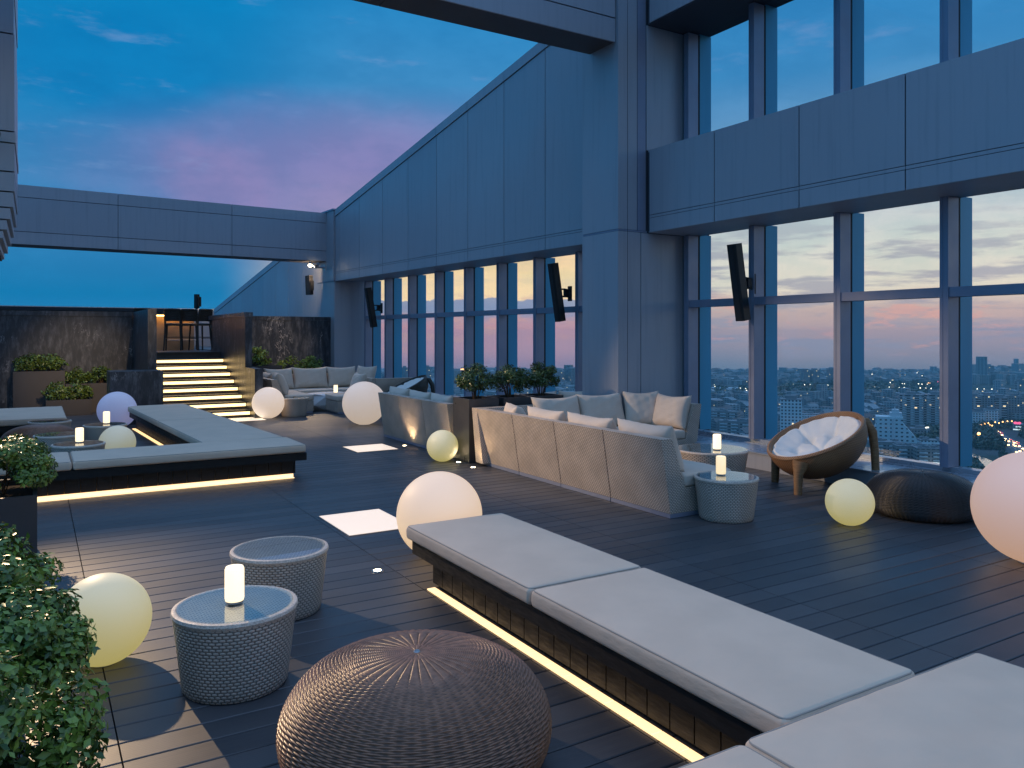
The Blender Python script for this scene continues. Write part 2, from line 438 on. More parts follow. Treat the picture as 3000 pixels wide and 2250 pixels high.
def mullion(parent, y, z0, z1):
    """local frame: x outwards (0 = fascia face), y along"""
    a = MB(); a.box(0.72, 0.93, y-0.05, y+0.05, z0, z1); a.box(0.715, 0.722, y+0.012, y+0.02, z0, z1)
    m = a.build('mullion', M['frame'], parent, smooth=False)
    g = MB(); g.box(0.932, 0.972, y-0.043, y+0.043, z0, z1); g.build('gasket', M['gasket'], m, smooth=False)
    f = MB(); f.box(0.974, 1.22, y-0.046, y+0.046, z0-0.02, z1+0.02); f.build('outer_fin', M['fin'], m, smooth=False)

def window_bay(parent, ys, z0, z1, rail=True):
    for y in ys: mullion(parent, y, z0, z1)
    for a, b in zip(ys[:-1], ys[1:]):
        lo, hi = min(a, b)+0.055, max(a, b)-0.055
        p = MB(); p.box(0.945, 0.951, lo-0.006, hi+0.006, z0+0.005, z1-0.005); p.build('window_pane', M['pane'], parent, smooth=False)
        if rail:
            r = MB(); r.box(0.735, 0.94, lo-0.004, hi+0.004, 2.225, 2.335); r.build('transom', M['frame'], parent, smooth=False)

def sill(parent, ya, yb, joints):
    s = MB(); s.box(0.10, 0.712, ya, yb, 0.001, 0.205)
    s.build('sill_curb', M['panel'], parent, smooth=False)
    t = MB()
    js = [ya]+joints+[yb]
    for a, b in zip(js[:-1], js[1:]): t.box(0.085, 0.728, a+0.003, b-0.003, 0.207, 0.225)
    t.build('sill_cap', M['sillm'], parent, smooth=False)
    e = MB(); e.box(0.80, 0.94, ya, yb, 0.001, 0.285); e.box(0.73, 0.798, ya, yb, 0.001, 0.235); e.build('sill_rail', M['sillm'], parent, smooth=False)

def panels(parent, name, spans, z0f, z1f, x=0.0, t=0.03, gap=0.008, mat='panel', z1b=None):
    mb = MB()
    for a, b in spans:
        za, zb = z0f, z0f
        a2, b2 = a+gap, b-gap
        mb.prism([(a2, z0f), (b2, z0f), (b2, z1f(b2)), (a2, z1f(a2))], 'x', x, x+t)
    return mb.build(name, M[mat], parent, smooth=False)

# right wing: fascia beam over big windows
X0 = 8.14
rw = thing('window_wall', 'tall glazed wall on the right, blue grey frames with the city behind, two storeys of panes', 'window wall', (X0, 0, 0))
ysR = [9.28, 7.95, 6.53, 5.13, 3.72, 2.30, 0.88]
jR = [9.39-0.055, 7.97, 6.54, 5.14, 3.72, 2.3, 0.9]
window_bay(rw, ysR, 0.287, Z_B-0.002)
window_bay(rw, ysR, 4.66, 6.58, rail=False)
sill(rw, 0.2, 9.39, [2.4, 4.85, 7.3])
spR = list(zip(jR[1:], jR[:-1]))
panels(rw, 'fascia_panel', spR, 3.645, lambda y: 4.65)
panels(rw, 'fascia_strip', spR, Z_B+0.005, lambda y: 3.592)
b = MB(); b.box(0.012, 0.70, 0.9, 9.38, 3.40, 4.62); b.build('fascia_core', M['panel_back'], rw, smooth=False)
panels(rw, 'fascia_batten', spR, 3.600, lambda y: 3.637, x=0.003, gap=0.004)
b = MB(); b.box(0.031, 1.0, 0.9, 9.385, 3.372, 3.398); b.build('soffit', M['panel'], rw, smooth=False)
b = MB(); b.box(0.025, 1.2, 0.9, 9.385, 4.622, 4.655); b.build('ledge', M['panel'], rw, smooth=False)
panels(rw, 'upper_fascia', spR, 6.62, lambda y: 8.8)
b = MB(); b.box(0.012, 1.2, 0.9, 9.38, 6.60, 8.7); b.build('upper_soffit', M['panel_back'], rw, smooth=False)

# pillar between the wings
pl = thing('corner_pillar', 'massive square blue grey clad pillar between the two window walls', 'pillar', (0, 0, 0))
b = MB()
b.box(7.58, 8.02, 9.40, 10.31, 0.0, 3.37); b.box(7.58, 7.95, 9.40, 10.31, 3.405, 9.0)
b.build('clad_shaft', M['panel'], pl, smooth=False)
b = MB(); b.box(7.592, 9.5, 9.412, 10.298, 0.0, 9.0); b.build('shaft_core', M['panel_back'], pl, smooth=False)
b = MB(); b.box(7.965, 8.13, 9.405, 10.29, 3.405, 9.0); b.build('recess_strip', M['frame'], pl, smooth=False)
b = MB(); b.box(8.03, 9.06, 9.395, 9.411, 0.0, 3.366); b.box(8.142, 9.06, 9.395, 9.411, 4.66, 6.6); b.build('side_panel', M['panel'], pl, smooth=False)
b = MB(); b.box(7.585, 8.15, 9.40, 10.305, 3.376, 3.40); b.build('belt_course', M['frame'], pl, smooth=False)
b = MB()
for xx in (7.76,): b.box(xx, xx+0.006, 9.397, 9.399, 0.1, 9.0)
b.build('panel_joint', M['panel_back'], pl, smooth=False)

# left wing, fascia with a sloping top
lw = thing('window_wall', 'lower glazed wall under a tall grey fascia whose top slopes down towards the stairs', 'window wall', (0, 0, 0))
lw.matrix_world = LW
ysL = [0.0-0.35, 1.04, 2.42, 3.81, 5.22, 6.66, 8.14, 9.60, 11.0]
ztop = lambda s: 7.51-0.1765*s
window_bay(lw, ysL, 0.287, Z_B-0.002)
sill(lw, -0.9, 11.5, [2.4, 4.9, 7.4, 9.9])
jL = [-0.90, 1.08, 2.47, 3.88, 5.28, 6.74, 8.21, 9.72, 11.2, 11.5]
spL = list(zip(jL[:-1], jL[1:]))
panels(lw, 'fascia_panel', spL, 3.645, lambda s: ztop(s)-0.21)
panels(lw, 'fascia_strip', spL, Z_B+0.005, lambda s: 3.592)
panels(lw, 'fascia_batten', spL, 3.600, lambda s: 3.637, x=0.003, gap=0.004)
mb = MB()
for a, c in spL: mb.prism([(a+0.004, ztop(a)-0.195), (c-0.004, ztop(c)-0.195), (c-0.004, ztop(c)), (a+0.004, ztop(a))], 'x', -0.02, 0.72)
mb.build('coping', M['panel'], lw, smooth=False)
mb = MB(); mb.prism([(-0.90, 3.40), (11.49, 3.40), (11.49, ztop(11.49)-0.2), (-0.90, ztop(-0.90)-0.2)], 'x', 0.012, 0.70)
mb.build('fascia_core', M['panel_back'], lw, smooth=False)
b = MB(); b.box(0.031, 1.0, -0.90, 11.49, 3.372, 3.398); b.build('soffit', M['panel'], lw, smooth=False)

# wall beyond the far column, same plane, sloping on
fw_ = thing('sloping_wall', 'far grey clad wall with a steeply sloping top beyond the beam', 'wall', (0, 0, 0)); fw_.matrix_world = LW
jf = [12.9+1.45*k for k in range(12)]
panels(fw_, 'wall_panel', list(zip(jf[:-1], jf[1:])), 0.0, lambda s: ztop(s)-0.21, x=0.02)
mb = MB()
for a, c in zip(jf[:-1], jf[1:]): mb.prism([(a, ztop(a)-0.2), (c, ztop(c)-0.2), (c, ztop(c)), (a, ztop(a))], 'x', 0.0, 0.5)
mb.build('coping', M['panel'], fw_, smooth=False)
mb = MB(); mb.prism([(12.9, 0), (28.8, 0), (28.8, ztop(28.8)-0.21), (12.9, ztop(12.9)-0.21)], 'x', 0.03, 0.4); mb.build('wall_core', M['panel_back'], fw_, smooth=False)

# far column
fc = thing('clad_column', 'slim grey clad column carrying the far roof beam beside the last window', 'column', (0, 0, 0)); fc.matrix_world = LW
zt = ztop(11.6)
b = MB(); b.box(-0.02, 0.95, 11.52, 12.88, 0.0, 3.37); b.box(-0.05, 0.75, 11.52, 12.88, 3.40, zt); b.build('clad_shaft', M['panel'], fc, smooth=False)
b = MB(); b.box(-0.045, 0.93, 11.525, 12.87, 3.372, 3.398); b.box(-0.08, 0.78, 11.50, 12.895, zt+0.002, zt+0.05); b.build('belt_course', M['frame'], fc, smooth=False)

# roof beams
nb = thing('roof_beam', 'near roof beam crossing the top of the view, dark underside and blue grey face', 'beam', (0, 0, 0))
b = MB()
for a, c in ((-2.2, 0.9), (0.9, 4.0), (4.0, 7.57)):
    b.box(a+0.005, c-0.005, 9.45, 9.48, 6.25, 6.60); b.box(a+0.005, c-0.005, 9.45, 9.48, 6.62, 8.2)
b.build('beam_face', M['panel'], nb, smooth=False)
b = MB()
for a, c in ((-2.2, 0.9), (0.9, 4.0), (4.0, 7.57)): b.box(a+0.004, c-0.004, 9.482, 10.1, 6.255, 6.28)
b.build('beam_soffit', M['planter_brown'], nb, smooth=False)
b = MB(); b.box(-2.2, 7.57, 9.49, 10.09, 6.285, 8.2); b.build('beam_core', M['panel_back'], nb, smooth=False)

fb = thing('roof_beam', 'far roof beam joining the left tower to the far column, pale blue panels', 'beam', (7.6, 23.25, 0), rad(4.2))
b = MB()
for a, c in ((-14.0, -9.0), (-9.0, -5.75), (-5.75, -2.85), (-2.85, 0.0)):
    for z0, z1 in ((4.00, 4.30), (4.315, 5.14), (5.155, 5.45)): b.box(a+0.006, c-0.006, 0, 0.03, z0, z1)
b.build('beam_face', M['panel'], fb, smooth=False)
b = MB(); b.box(-14, 0, 0.032, 0.75, 4.01, 5.43); b.build('beam_core', M['panel_back'], fb, smooth=False)
b = MB(); b.box(-14, 0, 0.034, 0.75, 3.99, 4.006); b.build('beam_soffit', M['planter_brown'], fb, smooth=False)

# left tower with overlapping horizontal louvres
lt = thing('louvred_tower', 'dark blue tower edge of overlapping horizontal slats at the left border', 'building', (0, 0, 0))
lev = [(9.5, 6.55, -0.235), (6.54, 5.98, -0.245), (5.97, 4.62, -0.235), (4.61, 4.46, -0.222), (4.45, 4.06, -0.235), (4.05, 3.78, -0.235), (3.77, 3.56, -0.25), (3.55, 3.39, -0.285), (3.38, 3.24, -0.325), (3.23, 3.12, -0.37), (3.11, 3.02, -0.42)]
for z1, z0, xr in lev:
    b = MB(); b.box(-4, xr, 13.0, 15.5, z0+0.012, z1); b.build('slat', M['panel'], lt, smooth=False)
b = MB(); b.box(-4, -0.45, 13.04, 15.45, 3.0, 9.4); b.build('core', M['panel_back'], lt, smooth=False)
b = MB(); b.box(-2, -0.275, 12.985, 12.998, 6.62, 9.4); b.build('window_strip', M['frame'], lt, smooth=False)
b = MB(); b.box(-4, -1.2, 12.8, 15.6, 0, 3.0); b.build('tower_base', M['panel'], lt, smooth=False)

# ------------------------------------------------------------------ stone walls, stairs, upper platform
PZ = 1.36
sw = thing('stone_wall', 'dark veined stone wall behind the stepped planters', 'wall')
b = MB(); b.box(-7.0, 2.03, 21.0, 21.3, 0, 2.22); b.build('slab', M['stone'], sw, smooth=False)
b = MB(); b.box(-7.0, 2.03, 20.985, 21.35, 2.223, 2.335); b.build('coping', M['stone'], sw, smooth=False)
sw2 = thing('stone_wall', 'dark veined stone wall behind the far sofa, right of the stairs', 'wall', (4.19, 22.45, 0), rad(8.5))
b = MB(); b.box(0, 3.42, 0, 0.3, 0, 2.2); b.build('slab', M['stone'], sw2, smooth=False)
b = MB(); b.box(0, 3.42, -0.012, 0.33, 2.203, 2.31); b.build('coping', M['stone'], sw2, smooth=False)
ch = thing('stair_wall', 'tall stone side wall left of the lit stairs', 'wall')
b = MB(); b.box(2.04, 2.21, 18.1, 21.4, 0, 2.33); b.build('slab', M['stone'], ch, smooth=False)
ch = thing('stair_wall', 'low broad stone block left of the stair foot behind the blue globe', 'wall')
b = MB(); b.box(1.27, 2.235, 17.3, 18.09, 0, 1.06); b.build('slab', M['stone'], ch, smooth=False)
ch = thing('stair_wall', 'tall stone side wall with a projecting cap right of the lit stairs', 'wall')
b = MB(); b.box(4.02, 4.17, 18.1, 21.9, 0, 2.18); b.build('slab', M['stone'], ch, smooth=False)
b = MB(); b.box(4.0, 4.185, 18.085, 22.3, 2.183, 2.29); b.build('cap', M['stone'], ch, smooth=False)
ch = thing('stair_wall', 'low stone side wall right of the stair foot behind the peach globe', 'wall')
b = MB(); b.box(4.02, 4.19, 17.2, 18.09, 0, 1.06); b.build('slab', M['stone'], ch, smooth=False)

st = thing('staircase', 'dark steps with glowing warm light strips under each nosing', 'stairs')
RZ, TR, Y0 = 0.151, 0.405, 17.62
for k in range(9):
    y = Y0+k*TR; zt_ = RZ*(k+1)
    x0 = 2.24 if y < 18.05 else 2.215
    b = MB(); b.box(x0, 4.015, y, y+TR+0.02 if k < 8 else y+0.3, zt_-RZ, zt_-0.03); b.box(x0, 4.015, y-0.035, y+TR-0.036 if k < 8 else y+0.3, zt_-0.028, zt_)
    b.build('step', M['stepwood'], st, smooth=False)
    if k < 8:
        l = MB(); l.box(x0+0.01, 4.01, y-0.018, y-0.002, zt_-0.092, zt_-0.03); l.build('light_strip', M['led_step'], st, smooth=False)
b = MB(); b.box(-7, 4.0, Y0+8*TR+0.31, 34, 1.0, PZ); tag(b.build('upper_terrace', M['deck'], smooth=False), kind='structure')
b = MB(); b.box(4.2, 9.0, 23.2, 34, 1.0, PZ); tag(b.build('upper_terrace', M['deck'], smooth=False), kind='structure')

# things far behind the stone walls
pw = thing('parapet_wall', 'long low roof parapet with a pale metal edge above the left stone wall', 'wall', (0, 30, 0), rad(2.0))
b = MB(); b.box(-9, 5.6, 0, 0.4, PZ, 2.62); b.build('wall', M['panel'], pw, smooth=False)
b = MB(); b.box(-9, 5.6, -0.05, 0.45, 2.622, 2.72); b.build('metal_edge', M['sillm'], pw, smooth=False)
rc = thing('flat_canopy', 'dark flat canopy just above the left stone wall top', 'canopy', (0, 24.5, 0), rad(1.0))
b = MB(); b.box(-2.0, 3.3, 0, 2.6, 2.44, 2.53); b.build('roof_slab', M['panel_back'], rc, smooth=False)
for x in (-0.9, 0.4, 2.1):
    b = MB(); b.box(x, x+0.6, 0.1, 0.2, 2.37, 2.436); b.build('vent_slot', M['black'], rc, smooth=False)
for x in (-1.9, 3.0):
    b = MB(); b.box(x, x+0.1, 2.3, 2.4, PZ, 2.438); b.build('post', M['panel_back'], rc, smooth=False)

# bar and stools on the platform
bar = thing('bar_counter', 'warm lit bar counter with a dark top at the head of the stairs', 'bar', (0, 23.6, PZ))
b = MB(); b.box(1.2, 3.85, 0, 0.5, 0, 0.96); b.build('front_panel', simple('bar_front', (0.42, 0.28, 0.16, 1), 0.5, 0, 0.4, 0.15, 3.0), bar, smooth=False)
b = MB(); b.box(1.1, 3.95, -0.18, 0.6, 0.965, 1.02); b.build('counter_top', M['stone'], bar, smooth=False)
b = MB(); b.box(1.25, 3.8, -0.16, -0.13, 0.935, 0.962); b.build('light_strip', M['led_bar'], bar, smooth=False)  # strip added to light the counter front

def make_stool():
    t = thing('bar_stool', 'dark rattan bar stool seen from behind at the left of the bar', 'bar stool', (2.42, 22.9, PZ), 0, 'bar stools')
    me = soft_box(0.42, 0.40, 0.06, 0.02, 0.008, 4); me.materials.append(M['stool']); link('seat', me, t, (0, 0, 0.70))
    for sx in (-1, 1):
        b = MB(); b.tube([(sx*0.18, 0.17, 0.68), (sx*0.21, 0.20, 0.0)], [0.025, 0.02]); b.build('leg', M['stool'], t)
        b = MB(); b.tube([(sx*0.19, -0.27, 1.10), (sx*0.19, -0.2, 0.85), (sx*0.185, -0.17, 0.66), (sx*0.20, -0.20, 0.3), (sx*0.215, -0.25, 0.0)], [0.022, 0.026, 0.026, 0.023, 0.02]); b.build('leg', M['stool'], t)
    b = MB()
    for k in range(7):
        z = 0.80+0.045*k; y = -0.19-0.26*(z-0.8)
        b.tube([(-0.185, y, z), (0, y-0.015, z), (0.185, y, z)], 0.0105, 8)
    for k in range(9):
        x = -0.16+0.04*k; b.tube([(x, -0.197, 0.79), (x, -0.27, 1.08)], 0.0075, 6)
    b.prism([(-0.205, 0.79), (-0.195, 0.79), (-0.268, 1.09), (-0.278, 1.09)], 'x', -0.18, 0.18)
    b.tube([(-0.19, -0.272, 1.10), (0, -0.285, 1.105), (0.19, -0.272, 1.10)], 0.022, 8)
    b.build('backrest', M['stool'], t)
    b = MB(); b.tube([(-0.2, 0.19, 0.28), (0.2, 0.19, 0.28)], 0.012); b.build('footrest', M['steel'], t)
    b = MB()
    for sx in (-1, 1): b.tube([(sx*0.2, 0.185, 0.33), (sx*0.2, -0.2, 0.33)], 0.010)
    b.tube([(-0.2, -0.205, 0.36), (0.2, -0.205, 0.36)], 0.010); b.build('stretcher', M['stool'], t)
    return t
stool = make_stool()
dup(stool, (3.22, 22.95, PZ), rad(-14), 'dark rattan bar stool in the middle, warm light on its woven back')
dup(stool, (3.62, 23.0, PZ), rad(-8), 'dark rattan bar stool with its back just right of the middle one')
dup(stool, (3.88, 22.85, PZ), rad(24), 'dark rattan bar stool nearest the right stair wall')

# ------------------------------------------------------------------ lamps
def globe(x, y, r, col, label, squash=1.0):
    t = thing('globe_lamp', label, 'globe lamp', (x, y, 0), 0, 'glowing globe lamps on the deck')
    b = MB(); b.sphere((0, 0, r*0.992), r, 64, 32); b.build('globe', M['ball_'+col], t)
    b = MB(); b.lathe([(0.001, 0.002), (r*0.26, 0.002), (r*0.26, 0.010), (r*0.20, r*0.025)], 32); b.build('foot_ring', M['white_plastic'], t)
    return t
globe(0.325, 4.85, 0.243, 'yellow', 'pale yellow glowing globe beside the leafy shrubs at the lower left')
globe(2.80, 5.75, 0.345, 'peach', 'large peach glowing globe behind the far end of the near bench')
globe(4.94, 10.05, 0.223, 'yellow', 'small yellow globe in front of the middle wicker sofa')
globe(5.62, 14.95, 0.43, 'pale', 'large pinkish globe half hidden by the middle wicker sofa')
globe(4.28, 17.12, 0.335, 'blush', 'peach white globe at the foot of the lit stairs')
globe(1.36, 16.85, 0.35, 'blue', 'violet blue globe in front of the low stone block')
globe(1.02, 12.6, 0.245, 'cream', 'cream globe inside the left bench group beside the wicker tables')
globe(6.58, 4.71, 0.218, 'yellow', 'yellow globe between the egg chair and the black pouf')
globe(6.74, 3.18, 0.438, 'rose', 'huge rose globe cut by the right edge of the photo')

def floor_panel(x0, x1, y0, y1, label):
    t = thing('floor_light', label, 'floor light', ((x0+x1)/2, (y0+y1)/2, 0), 0, 'square floor lights set in the deck')
    hx, hy = (x1-x0)/2, (y1-y0)/2
    b = MB(); b.box(-hx, hx, -hy, hy, 0.002, 0.010); b.build('glass_panel', M['floor_panel'], t, smooth=False)
    b = MB()
    for a in ((-hx-0.012, -hx-0.001, -hy-0.012, hy+0.012), (hx+0.001, hx+0.012, -hy-0.012, hy+0.012)): b.box(*a, 0.001, 0.008)
    for a in ((-hx, hx, -hy-0.012, -hy-0.001), (-hx, hx, hy+0.001, hy+0.012)): b.box(*a, 0.001, 0.008)
    b.build('steel_frame', M['steel'], t, smooth=False)
floor_panel(2.40, 3.02, 6.75, 7.62, 'bright square floor light beside the large peach globe')
floor_panel(4.2, 4.86, 11.45, 12.12, 'bright square floor light in front of the middle wicker sofa')
floor_panel(3.45, 4.15, 16.75, 17.45, 'bright square floor light at the foot of the stairs')

up_d = bpy.data.lights.new('uplight_beam', 'SPOT'); up_d.energy = 9; up_d.spot_size = rad(100); up_d.spot_blend = 0.8; up_d.color = (1.0, 0.72, 0.42); up_d.shadow_soft_size = 0.03
def uplight(x, y, label, lit=True, e=None):
    t = thing('deck_uplight', label, 'uplight', (x, y, 0), 0, 'small round uplights in the deck')
    b = MB(); b.lathe([(0.001, 0.006), (0.030, 0.006), (0.030, 0.001)], 20); b.build('lens', M['uplight'], t)
    b = MB(); b.lathe([(0.031, 0.001), (0.031, 0.009), (0.045, 0.007), (0.047, 0.001)], 20); b.build('bezel', M['steel'], t)
    if lit:
        l = bpy.data.objects.new('beam', up_d if e is None else up_d.copy()); C.objects.link(l); l.parent = t; l.location = (0, 0, 0.03)
        if e: l.data.energy = e
        l.rotation_euler = (PI, rad(14), 0)
uplight(2.23, 5.65, 'small lit uplight in the deck left of the near bench end', False)
uplight(5.06, 9.36, 'small lit uplight in the deck at the corner of the front wicker sofa', True, 5)
uplight(5.08, 9.83, 'small lit uplight in the deck in front of the charcoal planter', True, 5)
uplight(5.08, 10.28, 'small lit uplight in the deck half under the small yellow globe')
uplight(5.10, 11.75, 'small lit uplight at the base of the middle wicker sofa', True, 14)

# spotlights: the lit pair at the far column, and others of the same kind mounted outside the frame
def spot_fixture(loc, rz, label, aims, group='spotlights on the structure', arm=0.45, lit=True):
    t = thing('spotlight', label, 'spotlight', loc, rz, group)
    b = MB(); b.tube([(0, 0, 0), (-arm, 0, 0)], 0.035); b.box(-0.02, 0.02, -0.08, 0.08, -0.08, 0.08); b.build('arm', M['steel'], t)
    for k, dx in enumerate((-arm-0.02, -arm+0.16)):
        h = MB(); h.lathe([(0.001, 0.14), (0.05, 0.14), (0.065, 0.0), (0.06, -0.005)], 20)
        q = MB(); q.lathe([(0.001, 0.004), (0.058, 0.004)], 20)
        d = Vector(aims[k][0] if aims else (-0.4, -1, -0.15)).normalized() if not aims else (Vector(aims[k][0])-Vector(loc)).normalized()
        rot = (Matrix.Rotation(-rz, 3, 'Z') @ d.to_track_quat('-Z', 'Y').to_matrix()).to_euler()
        ho = h.build('lamp_head', M['steel'], t, (dx, -0.06, 0.03)); ho.rotation_euler = rot
        q.build('lens', M['spot_lens' if lit else 'steel'], ho)
        if aims:
            ld = bpy.data.lights.new('spot_beam', 'SPOT'); ld.energy = aims[k][1]; ld.spot_size = rad(aims[k][2]); ld.spot_blend = aims[k][3]
            ld.color = (1.0, 0.70, 0.42); ld.shadow_soft_size = 0.05
            lo = bpy.data.objects.new('spot_beam', ld); C.objects.link(lo); lo.parent = ho; lo.location = (0, 0, -0.03)
    return t
spot_fixture((7.45, 23.1, 3.80), 0, 'pair of lit spotlight heads on the arm of the far column', [((6.2, 19.8, 0.9), 350, 44, 0.9), ((6.6, 27.0, 2.4), 700, 100, 0.9)])
spot_fixture((-0.55, 12.6, 4.45), rad(180), 'spotlights on the left tower above the bench group', [((6.5, 7.6, 0.35), 2300, 32, 0.8), ((1.3, 3.2, 0.2), 3800, 42, 0.8)], arm=0.1, lit=False)
spot_fixture((2.6, 9.9, 6.2), 0, 'spotlights under the near roof beam', [((0.95, 21.0, 0.70), 4200, 16, 1.0), ((5.9, 22.6, 1.6), 4200, 10, 1.0)], arm=0.1, lit=False)

# ------------------------------------------------------------------ benches
def bench_cushion(name, parent, x0, x1, y0, y1, z0=0.325, z1=0.425, seed=0, rz=0.0, c=None):
    me = soft_box(x1-x0, y1-y0, z1-z0, 0.026, 0.010, 13, seed); me.materials.append(M['bench_cloth'])
    o = link(name, me, parent, ((x0+x1)/2, (y0+y1)/2, (z0+z1)/2))
    p = piping_ring(x1-x0-0.013, y1-y0-0.013, (z1-z0)/2-0.0070, 0.0040, 0.03); p.build('piping', M['piping'], o)
    return o
def bench_frame(parent, x0, x1, y0, y1, sides='lrfb', inset=0.11, zr0=0.225, zr1=0.318, zs0=0.028, plinth='darkwood'):
    b = MB(); b.box(x0, x1, y0, y1, zr0, zr1); b.build('rim', M['darkwood'], parent, smooth=False)
    s = MB(); xa, xb, ya, yb = x0+inset, x1-inset, y0+inset, y1-inset; w = 0.155
    def run(a, bb, fn):
        n = max(1, round((bb-a)/w)); q = (bb-a)/n
        for k in range(n): fn(a+k*q+0.004, a+(k+1)*q-0.004)
    if 'l' in sides: run(ya, yb, lambda a, c: s.box(xa, xa+0.02, a, c, zs0, zr0-0.002))
    if 'r' in sides: run(ya, yb, lambda a, c: s.box(xb-0.02, xb, a, c, zs0, zr0-0.002))
    if 'f' in sides: run(xa+0.022, xb-0.022, lambda a, c: s.box(a, c, ya, ya+0.02, zs0, zr0-0.002))
    if 'b' in sides: run(xa+0.022, xb-0.022, lambda a, c: s.box(a, c, yb-0.02, yb, zs0, zr0-0.002))
    s.build('skirt', M['darkwood'], parent, smooth=False)
    b = MB(); b.box(xa+0.03, xb-0.03, ya+0.03, yb-0.03, 0.003, zr0-0.004); b.build('plinth', M[plinth], parent, smooth=False)
    return xa, xb, ya, yb
def lit_band(parent, x0, x1, y0, y1, z0=0.003, z1=0.011):  # glowing bar in place of the light cast along a bench foot
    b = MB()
    if y1-y0 > x1-x0:      # across the boards: broken at every joint, as the lit deck would be
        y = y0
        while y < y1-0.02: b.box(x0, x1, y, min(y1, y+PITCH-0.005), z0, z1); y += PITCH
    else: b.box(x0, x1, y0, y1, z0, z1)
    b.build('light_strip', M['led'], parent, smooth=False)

nbench = thing('platform_bench', 'near low bench with grey beige cushions and a glowing strip along its foot', 'bench')
xa, xb, ya, yb = bench_frame(nbench, 2.325, 3.06, 1.93, 5.22)
lit_band(nbench, xa-0.072, xa-0.012, 2.0, yb-0.06)
bench_cushion('cushion', nbench, 2.29, 3.09, 3.60, 5.25, seed=1)
bench_cushion('cushion', nbench, 2.29, 3.09, 1.90, 3.585, seed=2)
nb2 = thing('platform_bench', 'nearest bench across the lower right corner with wide grey beige cushions', 'bench')
bench_frame(nb2, 0.95, 3.46, 1.12, 1.84)
bench_cushion('cushion', nb2, 2.06, 3.50, 1.05, 1.885, z0=0.327, seed=3)
bench_cushion('cushion', nb2, 0.9, 2.045, 1.05, 1.875, z0=0.327, seed=4)

lb = thing('platform_bench', 'left front bench facing the camera with a glowing strip under its dark skirt', 'bench')
xa, xb, ya, yb = bench_frame(lb, -2.2, 2.92, 9.78, 10.58, zs0=0.056, plinth='tanwood')
lit_band(lb, -1.9, xb-0.03, ya-0.06, ya-0.012)
lit_band(lb, -1.9, xb-0.03, ya-0.010, ya-0.004, 0.012, 0.052)
bench_cushion('cushion', lb, 0.36, 2.90, 9.74, 10.61, seed=5); bench_cushion('cushion', lb, -2.2, 0.345, 9.74, 10.61, seed=6)
la = thing('platform_bench', 'left side bench running back towards the stairs', 'bench', (2.86, 10.63, 0), rad(3.0))
xa, xb, ya, yb = bench_frame(la, -1.0, -0.01, 0.0, 6.1)
lit_band(la, xa-0.072, xa-0.012, 0.2, yb-0.05)
bench_cushion('cushion', la, -1.03, 0.0, 0.02, 3.05, seed=7); bench_cushion('cushion', la, -1.03, 0.0, 3.07, 6.13, seed=8)
lc = thing('platform_bench', 'farthest left bench with a wide cushion beyond the wicker tables', 'bench')
bench_frame(lc, -2.4, 0.43, 15.0, 17.35)
bench_cushion('cushion', lc, -2.4, 0.46, 14.97, 17.38, seed=9)

# ------------------------------------------------------------------ wicker side tables with candles
def make_table(r, h, label, loc):
    t = thing('wicker_table', label, 'side table', loc, 0, 'round wicker side tables')
    rb = r*0.86
    b = MB(); prof = [(0.001, 0.004), (rb-0.01, 0.004), (rb, 0.02)]+[(rb+(r-rb)*k/10.0, 0.02+(h-0.055)*k/10.0) for k in range(1, 11)]
    b.lathe(prof, 64); b.build('wicker_body', M['wicker_round'], t)
    b = MB(); b.lathe([(r*0.9, h-0.036), (r+0.002, h-0.036), (r+0.008, h-0.022), (r+0.004, h-0.008), (r-0.012, h-0.004), (r-0.03, h-0.010)], 64); b.build('rim', M['wrap'], t)
    b = MB(); b.lathe([(0.001, h-0.011), (r*0.94, h-0.011)], 64); b.build('woven_top', M['wicker_flat'], t)
    b = MB(); b.lathe([(0.001, h), (r-0.02, h), (r-0.017, h-0.003), (r-0.02, h-0.007), (0.001, h-0.007)], 64); b.build('glass_top', M['glass_top'], t)
    return t
TB = make_table(0.303, 0.415, 'wicker side table with the lit candle nearest the camera', (0.89, 4.22, 0))
dup(TB, (1.37, 5.18, 0), 0.4, 'empty glass topped wicker side table behind the candle table')
def tg(px, py): return (*ground(px, py, 0.415), 0)
dup(TB, tg(146, 1232), 0.3, 'farthest wicker table in front of the farthest left bench, no candle')
dup(TB, tg(172, 1271), 0.9, 'empty wicker table beside the brown pouf in the left group')
dup(TB, tg(230, 1298), 1.3, 'wicker table with a candle just behind the left front bench')
dup(TB, tg(308, 1242), 1.7, 'wicker table with a candle in front of the blue globe')
dup(TB, tg(12, 1303), 1.1, 'wicker table peeping out behind the boxy shrub at the left edge')
dup(TB, (5.80, 5.52, 0), 0.2, 'wicker table with a yellow candle at the near end of the front sofa')
dup(TB, (4.88, 17.3, 0), 0.5, 'empty wicker table beside the far sofa end and the peach white globe')
big = make_table(0.43, 0.42, 'large low round wicker table with glass inside the front sofa group', (7.02, 6.92, 0))

